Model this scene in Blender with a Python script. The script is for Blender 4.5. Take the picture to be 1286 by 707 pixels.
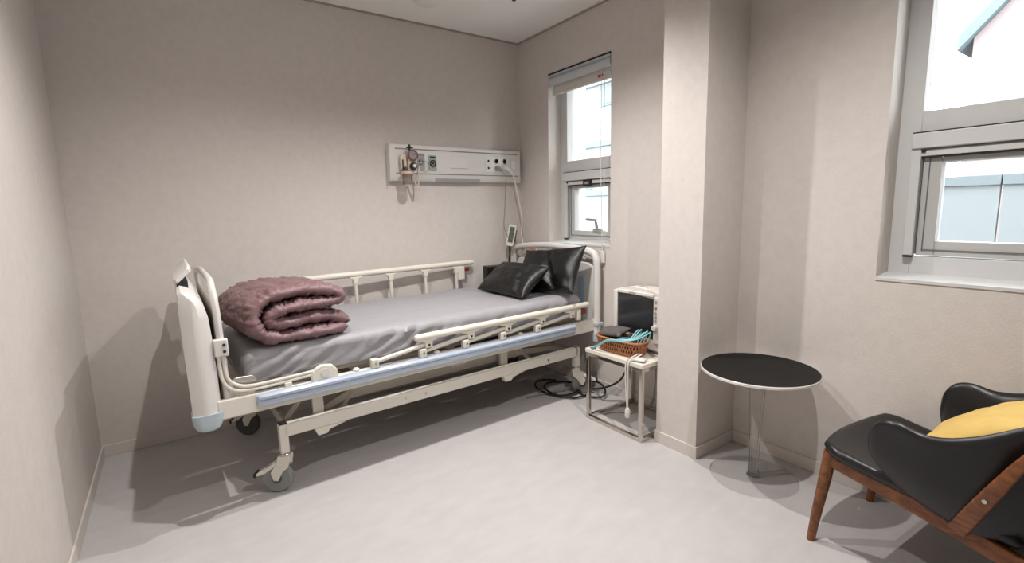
import bpy, bmesh, math, random
from mathutils import Vector, Matrix, noise

random.seed(7)
PI = math.pi
S = bpy.context.scene
C = S.collection
for o in list(bpy.data.objects):
    bpy.data.objects.remove(o)

# ------------------------------------------------------------------ camera
CAM_H = 1.25
F_PX, YAW, PITCH, ROLL = 614.58, 0.6068, -0.1452, -0.0232
cam_d = bpy.data.cameras.new('camera')
cam = bpy.data.objects.new('camera', cam_d)
C.objects.link(cam)
cam_d.sensor_fit = 'HORIZONTAL'
cam_d.sensor_width = 36.0
cam_d.lens = 36.0 * F_PX / 1286.0
cam_d.clip_start = 0.02
fw = Vector((math.sin(YAW) * math.cos(PITCH), math.cos(YAW) * math.cos(PITCH), math.sin(PITCH)))
rt = Vector((math.cos(YAW), -math.sin(YAW), 0))
up = rt.cross(fw)
r2 = rt * math.cos(ROLL) + up * math.sin(ROLL)
u2 = -rt * math.sin(ROLL) + up * math.cos(ROLL)
m3 = Matrix((r2, u2, -fw)).transposed()
cam.matrix_world = Matrix.Translation((0, 0, CAM_H)) @ m3.to_4x4()
S.camera = cam

# ------------------------------------------------------------------ light and exposure
S.view_settings.view_transform = 'Standard'
S.view_settings.look = 'None'
S.view_settings.gamma = 1.0
S.view_settings.use_curve_mapping = False
S.view_settings.exposure = 0.0
world = bpy.data.worlds.new('overcast_sky')
S.world = world
world.use_nodes = True
bg = world.node_tree.nodes['Background']
bg.inputs[0].default_value = (0.95, 0.98, 1.0, 1)
bg.inputs[1].default_value = 9.0
LAMP_W = 175.0
LAMPS = [(0.40, 1.88, 0.55, 143), (1.42, 1.98, 0.68, 136), (1.36, 0.55, 0.60, 146)]
LAMP_COL = (1.0, 0.965, 0.945)
LAMP_R = 0.016

# room
XL, XR, YB, YF, ZC = -0.408, 2.367, 3.2605, -2.4, 2.524
XP, YP0, YP1 = 2.0416, 1.371, 1.613
XO = 2.74      # outer face of the window wall


# ------------------------------------------------------------------ materials
def lin(c):
    if isinstance(c, str):
        c = c.lstrip('#')
        c = tuple(int(c[i:i + 2], 16) / 255 for i in (0, 2, 4))
    return tuple((v / 12.92 if v <= 0.04045 else ((v + 0.055) / 1.055) ** 2.4) for v in c) + (1.0,)


def mat(name, col, rough=0.5, metal=0.0, bump=0.0, bscale=60.0, var=0.0, vscale=8.0, coat=0.0,
        spec=0.5, stretch=None, detail=6.0, col2=None):
    m = bpy.data.materials.new(name)
    m.use_nodes = True
    nt = m.node_tree
    b = nt.nodes['Principled BSDF']
    base = lin(col)
    b.inputs['Base Color'].default_value = base
    b.inputs['Roughness'].default_value = rough
    b.inputs['Metallic'].default_value = metal
    b.inputs['Specular IOR Level'].default_value = spec
    if coat:
        b.inputs['Coat Weight'].default_value = coat
        b.inputs['Coat Roughness'].default_value = 0.12
    tc = nt.nodes.new('ShaderNodeTexCoord')
    mp = nt.nodes.new('ShaderNodeMapping')
    if stretch:
        mp.inputs['Scale'].default_value = stretch
    nt.links.new(tc.outputs['Object'], mp.inputs['Vector'])
    if var or col2:
        n = nt.nodes.new('ShaderNodeTexNoise')
        n.inputs['Scale'].default_value = vscale
        n.inputs['Detail'].default_value = detail
        n.inputs['Roughness'].default_value = 0.6
        nt.links.new(mp.outputs[0], n.inputs['Vector'])
        cr = nt.nodes.new('ShaderNodeValToRGB')
        cr.color_ramp.elements[0].position = 0.3
        cr.color_ramp.elements[1].position = 0.7
        if col2:
            cr.color_ramp.elements[0].color = lin(col2)
            cr.color_ramp.elements[1].color = base
        else:
            cr.color_ramp.elements[0].color = tuple(v * (1 - var) for v in base[:3]) + (1,)
            cr.color_ramp.elements[1].color = tuple(min(1, v * (1 + var)) for v in base[:3]) + (1,)
        nt.links.new(n.outputs['Fac'], cr.inputs['Fac'])
        nt.links.new(cr.outputs['Color'], b.inputs['Base Color'])
    if bump:
        n2 = nt.nodes.new('ShaderNodeTexNoise')
        n2.inputs['Scale'].default_value = bscale
        n2.inputs['Detail'].default_value = 9.0
        nt.links.new(mp.outputs[0], n2.inputs['Vector'])
        bp = nt.nodes.new('ShaderNodeBump')
        bp.inputs['Strength'].default_value = bump
        bp.inputs['Distance'].default_value = 0.01
        nt.links.new(n2.outputs['Fac'], bp.inputs['Height'])
        nt.links.new(bp.outputs['Normal'], b.inputs['Normal'])
    return m


def clear_mat(name, tint=(1, 1, 1, 1), blend=0.12, rough=0.02, power=1.0):
    """thin clear sheet: see-through with a fresnel reflection"""
    m = bpy.data.materials.new(name)
    m.use_nodes = True
    nt = m.node_tree
    for n in list(nt.nodes):
        nt.nodes.remove(n)
    out = nt.nodes.new('ShaderNodeOutputMaterial')
    tr = nt.nodes.new('ShaderNodeBsdfTransparent')
    tr.inputs[0].default_value = tint
    gl = nt.nodes.new('ShaderNodeBsdfGlossy')
    gl.inputs['Roughness'].default_value = rough
    lw = nt.nodes.new('ShaderNodeLayerWeight')
    lw.inputs['Blend'].default_value = blend
    mx = nt.nodes.new('ShaderNodeMixShader')
    mu = nt.nodes.new('ShaderNodeMath')
    mu.operation = 'MULTIPLY'
    mu.inputs[1].default_value = power
    nt.links.new(lw.outputs['Fresnel'], mu.inputs[0])
    nt.links.new(mu.outputs[0], mx.inputs[0])
    nt.links.new(tr.outputs[0], mx.inputs[1])
    nt.links.new(gl.outputs[0], mx.inputs[2])
    nt.links.new(mx.outputs[0], out.inputs[0])
    return m


def wood_mat(name):
    m = bpy.data.materials.new(name)
    m.use_nodes = True
    nt = m.node_tree
    b = nt.nodes['Principled BSDF']
    b.inputs['Roughness'].default_value = 0.38
    tc = nt.nodes.new('ShaderNodeTexCoord')
    mp = nt.nodes.new('ShaderNodeMapping')
    mp.inputs['Scale'].default_value = (22, 3, 8)
    n = nt.nodes.new('ShaderNodeTexNoise')
    n.inputs['Scale'].default_value = 4.0
    n.inputs['Detail'].default_value = 8.0
    n.inputs['Distortion'].default_value = 1.2
    cr = nt.nodes.new('ShaderNodeValToRGB')
    cr.color_ramp.elements[0].position = 0.3
    cr.color_ramp.elements[1].position = 0.72
    cr.color_ramp.elements[0].color = lin('#5a3216')
    cr.color_ramp.elements[1].color = lin('#94592f')
    nt.links.new(tc.outputs['Object'], mp.inputs[0])
    nt.links.new(mp.outputs[0], n.inputs['Vector'])
    nt.links.new(n.outputs['Fac'], cr.inputs[0])
    nt.links.new(cr.outputs[0], b.inputs['Base Color'])
    return m


def brick_mat(name, c1, c2, mortar):
    m = bpy.data.materials.new(name)
    m.use_nodes = True
    nt = m.node_tree
    b = nt.nodes['Principled BSDF']
    b.inputs['Roughness'].default_value = 0.9
    tc = nt.nodes.new('ShaderNodeTexCoord')
    mp = nt.nodes.new('ShaderNodeMapping')
    mp.inputs['Rotation'].default_value = (PI / 2, 0, PI / 2)
    br = nt.nodes.new('ShaderNodeTexBrick')
    br.inputs['Color1'].default_value = lin(c1)
    br.inputs['Color2'].default_value = lin(c2)
    br.inputs['Mortar'].default_value = lin(mortar)
    br.inputs['Scale'].default_value = 4.0
    br.inputs['Mortar Size'].default_value = 0.012
    nt.links.new(tc.outputs['Object'], mp.inputs[0])
    nt.links.new(mp.outputs[0], br.inputs['Vector'])
    nt.links.new(br.outputs['Color'], b.inputs['Base Color'])
    return m


M = {}
M['wall'] = mat('wallpaper', '#d2cbc5', 0.85, bump=0.10, bscale=150, var=0.035, vscale=26, spec=0.2)
M['ceiling'] = mat('ceiling_paint', '#f0eeeb', 0.9, spec=0.2, bump=0.03, bscale=200)
M['floor'] = mat('stone_vinyl', '#c2bebd', 0.5, bump=0.05, bscale=70, vscale=7.0, col2='#b9b5b3',
                 stretch=(1.0, 2.2, 1.0), detail=9.0, spec=0.35)
M['base'] = mat('baseboard_vinyl', '#d2cbc4', 0.6)
M['gap'] = mat('shadow_gap_trim', '#a2988e', 0.8)  # shadow along the ceiling edge put into the strip's colour
M['pvc'] = mat('window_pvc', '#cfcfce', 0.4)
M['pvc_in'] = mat('window_pvc_sash', '#bdbdbb', 0.4)
M['gasket'] = mat('black_gasket', '#1b1b1c', 0.6)
M['seam'] = mat('grey_seam', '#6d6d6e', 0.6)
M['glass'] = clear_mat('window_glass', (0.96, 0.98, 0.98, 1), 0.1, 0.01, 0.8)
M['enamel'] = mat('ivory_enamel', '#dcd7cc', 0.34, coat=0.15)
M['enamel_dim'] = mat('warm_grey_enamel', '#b7b0a5', 0.45)
M['abs'] = mat('white_molded_plastic', '#d9d6d2', 0.42)
M['abs_cream'] = mat('cream_plastic', '#e0dbce', 0.38)
M['bumper'] = mat('blue_grey_bumper', '#b4c0d1', 0.22, coat=0.4)
M['cap'] = mat('grey_blue_cap', '#aebac0', 0.3)
M['stripe'] = mat('pale_blue_stripe', '#a6c0d0', 0.45)
M['steel'] = mat('brushed_steel', '#c9c5bd', 0.25, metal=0.9)
M['chrome'] = mat('chrome', '#cfc9c0', 0.16, metal=1.0)
M['rubber'] = mat('grey_rubber', '#858885', 0.6)
M['rubber_dark'] = mat('dark_rubber', '#4a4b4b', 0.6)
M['red'] = mat('red_button', '#7a2a25', 0.45)
M['sheet'] = mat('grey_satin_sheet', '#9b999d', 0.5, bump=0.12, bscale=30, var=0.03, vscale=14)
M['quilt'] = mat('mauve_quilt', '#7b5f61', 0.45, bump=0.35, bscale=70, var=0.10, vscale=22)
M['leather'] = mat('black_leatherette', '#131313', 0.36, bump=0.03, bscale=260, spec=0.5)
M['leather_p'] = mat('black_pillow_vinyl', '#0b0b0c', 0.44, bump=0.05, bscale=120)
M['yellow'] = mat('mustard_fabric', '#cfae63', 0.8, bump=0.12, bscale=220, var=0.05, vscale=20)
M['walnut'] = wood_mat('walnut_wood')
M['tabletop'] = mat('black_laminate', '#1e1c1b', 0.6, spec=0.15, var=0.05, vscale=200)
M['acrylic'] = clear_mat('clear_acrylic', (0.985, 0.985, 0.98, 1), 0.14, 0.05, 0.8)
M['acrylic_rim'] = mat('frosted_acrylic_rim', '#dedcd8', 0.2, coat=0.3)
M['marble'] = mat('cream_stone_top', '#e4dfd2', 0.35, var=0.03, vscale=10)
M['monitor'] = mat('monitor_white', '#dedad3', 0.45)
M['screen'] = mat('black_screen', '#26272a', 0.14, coat=0.3)
M['dark'] = mat('charcoal_plastic', '#242425', 0.5)
M['knob_orange'] = mat('orange_button', '#a8744b', 0.5)
M['grey_btn'] = mat('grey_button', '#9c9a97', 0.5)
M['rattan'] = mat('rattan_weave', '#b0764f', 0.5, var=0.25, vscale=60)
M['weave_shade'] = mat('weave_gap_shade', '#3a2418', 0.8)  # dark brown stands for the shade between the strands
M['cuff'] = mat('grey_cuff_fabric', '#5c5553', 0.8)
M['teal'] = mat('teal_cable', '#86c4c8', 0.4)
M['white_cable'] = mat('white_cable', '#dedad2', 0.45)
M['black_cable'] = mat('black_cable', '#1d1c1c', 0.5)
M['grey_cable'] = mat('grey_cable', '#8f8a85', 0.5)
M['hw'] = mat('headwall_white', '#dcdad6', 0.4)
M['hw_line'] = mat('headwall_groove', '#8b8986', 0.6)
M['hw_grey'] = mat('headwall_diffuser', '#b4b3b6', 0.5)
M['green'] = mat('green_outlet', '#93a79a', 0.45)
M['greydark'] = mat('outlet_grey', '#9d9ba0', 0.45)
M['beige'] = mat('beige_plastic', '#cfc2b2', 0.45)
M['pink'] = mat('jar_lid_pink', '#cbb4a6', 0.5)
M['jar'] = clear_mat('clear_jar', (0.93, 0.91, 0.88, 1), 0.3, 0.06, 0.7)
M['ring_red'] = mat('gauge_ring', '#7c4a46', 0.4)
M['gauge'] = mat('gauge_face', '#8d8c93', 0.3)
M['lcd'] = mat('remote_panel', '#5f6b65', 0.4)
M['blind'] = mat('blind_fabric', '#cfccc5', 0.7)
M['blind_case'] = mat('blind_case', '#c6cacb', 0.35)
M['blind_blue'] = mat('blind_groove', '#9aa6b2', 0.4)
M['tag_red'] = mat('red_tag', '#b5433a', 0.6)
M['tag_orange'] = mat('orange_tag', '#c08466', 0.6)
M['lamp_trim'] = mat('lamp_trim', '#e4e2de', 0.5)
M['ext_brick'] = brick_mat('pale_pink_brick', '#846f6f', '#7f6a6a', '#867a79')
M['ext_blue'] = mat('pale_blue_panel', '#6f7477', 0.7)
M['ext_blue2'] = mat('blue_grey_coping', '#5f676b', 0.7)
M['ext_white'] = mat('pale_render', '#7d8183', 0.8)
M['ext_verge'] = mat('verge_blue', '#5f6d72', 0.7)
M['ext_ground'] = mat('pale_concrete', '#a9a9a5', 0.9, var=0.06)


# ------------------------------------------------------------------ mesh helpers
def B():
    return bmesh.new()


def box(bm, x0, x1, y0, y1, z0, z1, mtx=None):
    co = [(x0, y0, z0), (x1, y0, z0), (x1, y1, z0), (x0, y1, z0), (x0, y0, z1), (x1, y0, z1), (x1, y1, z1), (x0, y1, z1)]
    v = [bm.verts.new(mtx @ Vector(c) if mtx else c) for c in co]
    for f in ((0, 3, 2, 1), (4, 5, 6, 7), (0, 1, 5, 4), (1, 2, 6, 5), (2, 3, 7, 6), (3, 0, 4, 7)):
        bm.faces.new([v[i] for i in f])
    return bm


def loft(bm, rings, closed=False, cap=True):
    vs = [[bm.verts.new(p) for p in r] for r in rings]
    n = len(vs[0])
    k = len(vs)
    for i in range(k if closed else k - 1):
        a, b = vs[i], vs[(i + 1) % k]
        for j in range(n):
            bm.faces.new((a[j], a[(j + 1) % n], b[(j + 1) % n], b[j]))
    if cap and not closed:
        bm.faces.new(list(reversed(vs[0])))
        bm.faces.new(vs[-1])
    return bm


def smooth_path(pts, n=6, closed=False):
    P = [Vector(p) for p in pts]
    out = []
    k = len(P)
    rng = k if closed else k - 1
    for i in range(rng):
        if closed:
            p0, p1, p2, p3 = P[(i - 1) % k], P[i], P[(i + 1) % k], P[(i + 2) % k]
        else:
            p0, p1, p2, p3 = P[max(i - 1, 0)], P[i], P[i + 1], P[min(i + 2, k - 1)]
        for s in range(n):
            t = s / n
            out.append(0.5 * ((2 * p1) + (p2 - p0) * t + (2 * p0 - 5 * p1 + 4 * p2 - p3) * t * t
                              + (3 * p1 - p0 - 3 * p2 + p3) * t ** 3))
    if not closed:
        out.append(P[-1])
    return out


def tube(bm, pts, r, n=10, closed=False, flat=1.0, upv=None):
    P = [Vector(p) for p in pts]
    k = len(P)
    T = []
    for i in range(k):
        if closed:
            t = P[(i + 1) % k] - P[(i - 1) % k]
        else:
            t = P[min(i + 1, k - 1)] - P[max(i - 1, 0)]
        if t.length < 1e-9:
            t = Vector((0, 0, 1))
        T.append(t.normalized())
    u = Vector(upv) if upv else Vector((0, 0, 1))
    if abs(u.dot(T[0])) > 0.95:
        u = Vector((1, 0, 0)) if abs(T[0].x) < 0.9 else Vector((0, 1, 0))
    rings = []
    nrm = (u - T[0] * u.dot(T[0])).normalized()
    for i in range(k):
        if upv:
            q = Vector(upv) - T[i] * Vector(upv).dot(T[i])
            if q.length > 1e-3:
                nrm = q.normalized()
        else:
            nrm = (nrm - T[i] * nrm.dot(T[i])).normalized()
        bn = T[i].cross(nrm)
        rr = r[i] if isinstance(r, (list, tuple)) else r
        rings.append([P[i] + (nrm * math.cos(2 * PI * j / n) * flat + bn * math.sin(2 * PI * j / n)) * rr for j in range(n)])
    return loft(bm, rings, closed)


def cyl(bm, p0, p1, r0, r1=None, n=20):
    r1 = r0 if r1 is None else r1
    return tube(bm, [p0, p1], [r0, r1], n)


def lathe(bm, prof, c=(0, 0, 0), n=48, axis='z'):
    rings = []
    for r, z in prof:
        ring = []
        for j in range(n):
            a = 2 * PI * j / n
            x, y = r * math.cos(a), r * math.sin(a)
            p = (x, y, z) if axis == 'z' else ((z, x, y) if axis == 'x' else (y, z, x))
            ring.append(Vector(p) + Vector(c))
        rings.append(ring)
    return loft(bm, rings)


def prism(bm, poly, a0, a1, axis='y'):
    """poly in the two other axes, extruded along axis"""
    def pt(p, a):
        return {'x': (a, p[0], p[1]), 'y': (p[0], a, p[1]), 'z': (p[0], p[1], a)}[axis]
    v0 = [bm.verts.new(pt(p, a0)) for p in poly]
    v1 = [bm.verts.new(pt(p, a1)) for p in poly]
    n = len(poly)
    for i in range(n):
        bm.faces.new((v0[i], v0[(i + 1) % n], v1[(i + 1) % n], v1[i]))
    bm.faces.new(list(reversed(v0)))
    bm.faces.new(v1)
    return bm


def rrect(x0, x1, y0, y1, r, n=5):
    pts = []
    for cx, cy, a0 in ((x1 - r, y1 - r, 0), (x0 + r, y1 - r, 90), (x0 + r, y0 + r, 180), (x1 - r, y0 + r, 270)):
        for i in range(n + 1):
            a = math.radians(a0 + 90 * i / n)
            pts.append((cx + r * math.cos(a), cy + r * math.sin(a)))
    return pts


def obj(name, bm, m, parent=None, smooth=False, bevel=0.0, world=False, segs=2, label=None, angle=35):
    if world and parent is not None:
        bmesh.ops.transform(bm, matrix=base_matrix(parent).inverted(), verts=bm.verts)
    bmesh.ops.recalc_face_normals(bm, faces=bm.faces)
    me = bpy.data.meshes.new(name)
    bm.to_mesh(me)
    bm.free()
    if smooth:
        for p in me.polygons:
            p.use_smooth = True
        me.set_sharp_from_angle(angle=math.radians(angle))
    o = bpy.data.objects.new(name, me)
    C.objects.link(o)
    me.materials.append(M[m] if isinstance(m, str) else m)
    if parent is not None:
        o.parent = parent
    if bevel:
        md = o.modifiers.new('edge', 'BEVEL')
        md.width = bevel
        md.segments = segs
        md.limit_method = 'ANGLE'
        md.angle_limit = math.radians(40)
        for p in me.polygons:
            p.use_smooth = True
        me.set_sharp_from_angle(angle=math.radians(50))
    if label:
        o['label'] = label
    return o


def base_matrix(o):
    mt = Matrix.Translation(o.location) @ o.rotation_euler.to_matrix().to_4x4()
    if o.parent is not None:
        mt = base_matrix(o.parent) @ mt
    return mt


def tag(o, label, cat, group=None):
    o['label'] = label
    o['category'] = cat
    if group:
        o['group'] = group
    return o


def thing(name, label, cat, loc=(0, 0, 0), rotz=0.0, group=None):
    o = bpy.data.objects.new(name, None)
    C.objects.link(o)
    o.empty_display_size = 0.1
    o.location = loc
    o.rotation_euler = (0, 0, rotz)
    return tag(o, label, cat, group)


def struct(name, bm, m, label, bevel=0.0):
    o = obj(name, bm, m, None, bevel=bevel)
    o['kind'] = 'structure'
    o['label'] = label
    o['category'] = name.split('_')[0]
    return o


# ------------------------------------------------------------------ room shell
struct('floor', box(B(), XL - 0.1, XO, YF - 0.1, YB + 0.1, -0.1, 0), 'floor', 'pale veined stone-look floor of the room')
struct('ceiling', box(B(), XL - 0.1, XO, YF - 0.1, YB + 0.1, ZC, ZC + 0.1), 'ceiling', 'plain off-white ceiling above the room')
struct('wall_back', box(B(), XL - 0.1, XO, YB, YB + 0.1, 0, ZC), 'wall', 'long greige papered wall behind the bed')
struct('wall_left', box(B(), XL - 0.1, XL, YF - 0.1, YB, 0, ZC), 'wall', 'greige papered wall along the left edge')
struct('wall_front', box(B(), XL, XR, YF - 0.1, YF, 0, ZC), 'wall', 'greige papered wall behind the camera')
W1 = (2.270, 2.8955, 1.003, 2.2146)
W2 = (-0.10, 0.7825, 0.9427, 2.2146)
bm = B()
box(bm, XR, XO, W1[1], YB, 0, ZC)
box(bm, XR, XO, W2[1], W1[0], 0, ZC)
box(bm, XR, XO, YF - 0.1, W2[0], 0, ZC)
for w in (W1, W2):
    box(bm, XR, XO, w[0], w[1], 0, w[2])
    box(bm, XR, XO, w[0], w[1], w[3], ZC)
struct('wall_right', bm, 'wall', 'greige papered wall with two windows')
struct('wall_pillar', box(B(), XP, XR, YP0, YP1, 0, ZC), 'wall', 'square papered pillar standing out from the window wall')

BH, BT = 0.062, 0.009
struct('baseboard_back', box(B(), XL, XR, YB - BT, YB, 0, BH), 'base', 'low pale skirting along the wall behind the bed', 0.002)
struct('baseboard_left', box(B(), XL, XL + BT, YF, YB - BT, 0, BH), 'base', 'low pale skirting along the left wall', 0.002)
bm = B()
box(bm, XR - BT, XR, YP1, YB - BT, 0, BH)
box(bm, XR - BT, XR, YF, YP0 - BT, 0, BH)
struct('baseboard_right', bm, 'base', 'low pale skirting along the window wall', 0.002)
bm = B()
prism(bm, [(XP - BT, YP0 - BT), (XR, YP0 - BT), (XR, YP0), (XP, YP0), (XP, YP1), (XR, YP1), (XR, YP1 + BT), (XP - BT, YP1 + BT)], 0, BH, 'z')
struct('baseboard_pillar', bm, 'base', 'low pale skirting around the foot of the pillar', 0.002)
G = 0.010  # solid strips, darkened to stand for the shadow gap
struct('trim_1', box(B(), XL, XR, YB - G, YB, ZC - G, ZC), 'gap', 'thin strip coloured as the shadow line between ceiling and wall behind the bed')
struct('trim_2', box(B(), XR - G, XR, YF, YB - G, ZC - G, ZC), 'gap', 'thin strip coloured as the shadow line between ceiling and window wall')
struct('trim_3', box(B(), XL, XL + G, YF, YB - G, ZC - G, ZC), 'gap', 'thin strip coloured as the shadow line between ceiling and left wall')


# ------------------------------------------------------------------ windows
def make_window(name, w, label, handle):
    y0, y1, z0, z1 = w
    t = bpy.data.objects.new(name, None)
    C.objects.link(t)
    t.location = (XR + 0.12, (y0 + y1) / 2, z0)
    t['kind'] = 'structure'
    t['label'] = label
    t['category'] = 'window'
    xf = XR + 0.12
    fwid = 0.072
    def P(nm, bm, m, par=t, bev=0.002, lb=None):
        if par is not t:
            return obj(nm, bm, m, par, world=True, bevel=bev, label=lb)
        return obj(nm, bm, m, t, world=True, bevel=bev, label=lb)
    zt0, zt1 = 1.516, 1.597
    bm = B()
    box(bm, xf, xf + 0.09, y1 - fwid, y1, z0, z1)
    box(bm, xf, xf + 0.09, y0, y0 + fwid, z0, z1)
    box(bm, xf, xf + 0.09, y0 + fwid, y1 - fwid, z1 - 0.06, z1)
    box(bm, xf, xf + 0.09, y0 + fwid, y1 - fwid, z0, 1.025)
    fr = P('window_frame', bm, 'pvc')
    P('transom', box(B(), xf, xf + 0.09, y0 + fwid, y1 - fwid, zt0, zt1), 'pvc')
    P('glass_pane', box(B(), xf + 0.05, xf + 0.056, y0 + fwid, y1 - fwid, zt1, z1 - 0.06), 'glass', bev=0)
    # reveal sill
    P('window_sill', prism(B(), [(XR - 0.004, z0 - 0.012), (XR - 0.004, z0), (xf, z0 + 0.012), (xf, z0)], y0, y1, 'y'), 'pvc', bev=0)
    # insect-screen cassette proud of the frame
    yl = y1 - 0.052
    yr = y0 + 0.052
    cas = P('screen_cassette', box(B(), xf - 0.03, xf + 0.01, yr, yl, 1.452, 1.512), 'pvc', bev=0.004)
    P('gasket', box(B(), xf - 0.024, xf + 0.002, yr, yl, 1.512, 1.517), 'gasket', bev=0)
    P('gasket', box(B(), xf - 0.022, xf + 0.01, yr + 0.03, yl - 0.03, 1.446, 1.452), 'seam', bev=0)
    P('screen_pull_bar', box(B(), xf - 0.018, xf + 0.008, yr + 0.03, yl - 0.03, 1.422, 1.446), 'pvc')
    P('gasket', box(B(), xf - 0.014, xf + 0.01, yr + 0.03, yl - 0.03, 1.416, 1.422), 'gasket', bev=0)
    for s in (0, 1):
        a = yl - 0.032 if s == 0 else yr
        tr = P('screen_track', box(B(), xf - 0.022, xf + 0.01, a, a + 0.032, 1.030, 1.452), 'pvc')
        P('track_end_cap', box(B(), xf - 0.024, xf + 0.004, a + 0.002, a + 0.03, 1.022, 1.030), 'gasket', tr, 0)
        ga = yl - 0.036 if s == 0 else yr + 0.032
        P('gasket', box(B(), xf - 0.006, xf + 0.008, ga, ga + 0.004, 1.035, 1.446), 'seam', bev=0)
        P('track_top_cap', box(B(), xf - 0.024, xf + 0.0, yl - 0.046 if s == 0 else yr + 0.034, yl - 0.034 if s == 0 else yr + 0.046, 1.436, 1.447), 'gasket', tr, 0)
    # tilting sash
    sl, sr = yl - 0.036, yr + 0.036
    bm = B()
    sw = 0.058
    box(bm, xf + 0.004, xf + 0.06, sl - sw, sl, 1.03, 1.416)
    box(bm, xf + 0.004, xf + 0.06, sr, sr + sw, 1.03, 1.416)
    box(bm, xf + 0.004, xf + 0.06, sr + sw, sl - sw, 1.03, 1.088)
    box(bm, xf + 0.004, xf + 0.06, sr + sw, sl - sw, 1.395, 1.416)
    sash = P('sash', bm, 'pvc_in')
    bm = B()
    box(bm, xf - 0.001, xf + 0.006, sl - 0.022, sl - 0.019, 1.05, 1.416)
    box(bm, xf - 0.001, xf + 0.006, sr, sl - 0.02, 1.052, 1.055)
    P('sash_groove', bm, 'seam', sash, 0)
    P('glass_pane', box(B(), xf + 0.035, xf + 0.041, sr + sw, sl - sw, 1.088, 1.395), 'glass', sash, 0)
    if handle:
        yc = 2.50
        hd = P('sash_handle', box(B(), xf - 0.012, xf + 0.006, yc - 0.045, yc + 0.045, 1.085, 1.105), 'steel', sash, 0.006)
        bm = B()
        cyl(bm, (xf - 0.008, yc, 1.10), (xf - 0.03, yc - 0.005, 1.165), 0.013, 0.009, 12)
        cyl(bm, (xf - 0.03, yc - 0.012, 1.165), (xf - 0.035, yc + 0.085, 1.172), 0.009, 0.007, 12)
        obj('handle_lever', bm, 'steel', sash, smooth=True, world=True)
        P('pull_tab', box(B(), xf - 0.03, xf - 0.012, 2.545, 2.625, 1.405, 1.45), 'gasket', cas, 0.003)
        P('pull_tab_label', box(B(), xf - 0.032, xf - 0.03, 2.565, 2.605, 1.420, 1.436), 'grey_btn', cas, 0)
    return t


make_window('window_1', W1, 'narrow white-framed window beside the bed head, partly behind the pillar', True)
make_window('window_2', W2, 'white-framed window on the right above the armchair', False)

# ------------------------------------------------------------------ ceiling lamps
for i, (lx, ly, k, beam) in enumerate(LAMPS):
    t = thing('downlight', ['recessed round downlight in the ceiling over the foot end of the bed', 'recessed round downlight in the ceiling over the bedside table',
                            'recessed round downlight in the ceiling between armchair and camera'][i], 'downlight', (lx, ly, ZC), group='recessed downlights')
    bm = B()
    lathe(bm, [(0.040, -0.004), (0.055, -0.004), (0.058, 0.0), (0.040, 0.0)], n=40)
    bm.faces.ensure_lookup_table()
    obj('lamp_trim', bm, 'lamp_trim', t, smooth=True)
    ld = bpy.data.lights.new('downlight_beam', 'SPOT')
    ld.energy = LAMP_W * k
    ld.color = LAMP_COL
    ld.spot_size = math.radians(beam)
    ld.spot_blend = 1.0
    ld.shadow_soft_size = LAMP_R
    lo = bpy.data.objects.new('downlight_beam', ld)
    C.objects.link(lo)
    lo.parent = t
    lo.location = (0, 0, -0.035)

t = thing('smoke_detector', 'round white ceiling detector at the top edge above the headwall unit', 'detector', (1.42, 2.885, ZC))
obj('detector_body', lathe(B(), [(0.075, 0), (0.078, -0.012), (0.062, -0.028), (0.03, -0.034), (0.0, -0.034)], n=40), 'lamp_trim', t, smooth=True)
obj('detector_rim', lathe(B(), [(0.082, 0), (0.084, -0.006), (0.078, -0.01), (0.076, 0)], n=40), 'lamp_trim', t, smooth=True)
t = thing('sprinkler', 'small dark sprinkler nozzle in the ceiling', 'sprinkler', (1.85, 2.575, ZC))
obj('sprinkler_plate', lathe(B(), [(0.03, 0), (0.03, -0.004), (0.012, -0.006), (0.0, -0.006)], n=24), 'lamp_trim', t, smooth=True)
obj('sprinkler_nozzle', lathe(B(), [(0.008, -0.006), (0.009, -0.018), (0.013, -0.020), (0.013, -0.023), (0.0, -0.023)], n=16), 'dark', t, smooth=True)

# ------------------------------------------------------------------ hospital bed
BED = thing('hospital_bed', 'ivory adjustable hospital bed on casters along the long wall', 'bed', (0.0, 2.225, 0), math.radians(2.6))
BW = 0.90


def stretch_x(bm):
    for v in bm.verts:
        v.co.x += 0.045 * v.co.y * max(0.0, 1 - abs(v.co.x) / 0.3)
        v.co.x *= 0.993 + 0.020 * v.co.x
    return bm


def bp(nm, bm, m, par=None, **k):
    stretch_x(bm)
    return obj(nm, bm, m, par or BED, **k)


# main frame
for y in (0.0, BW - 0.03):
    sb = bp('side_beam', box(B(), 0.09, 2.235, y, y + 0.03, 0.430, 0.512), 'enamel', bevel=0.006)
    s = -1 if y == 0 else 1
    yo = 0.0 if y == 0 else BW
    bm = B()
    prof = [(0.0, 0.452), (0.020, 0.455), (0.027, 0.464), (0.026, 0.478), (0.022, 0.483), (0.030, 0.489), (0.030, 0.499), (0.020, 0.508), (0.0, 0.509)]
    rings = []
    for x, q in ((0.232, 0.35), (0.238, 0.75), (0.255, 1.0), (2.015, 1.0), (2.022, 0.9)):
        rings.append([Vector((x, yo + s * a * q, 0.48 + (z - 0.48) * (0.6 + 0.4 * q))) for a, z in prof])
    loft(bm, rings)
    bp('bumper_strip', bm, 'bumper', smooth=True)
    for x in (0.66, 1.08, 1.62):
        bp('stud', lathe(B(), [(0.016, 0), (0.016, 0.008), (0.01, 0.014), (0, 0.014)], (x, yo - s * 0.015, 0.511), 16), 'abs_cream', smooth=True)
for x in (0.11, 0.62, 1.15, 1.72, 2.17):
    bp('cross_beam', box(B(), x, x + 0.05, 0.03, BW - 0.03, 0.44, 0.49), 'enamel_dim', bevel=0.004)

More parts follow.
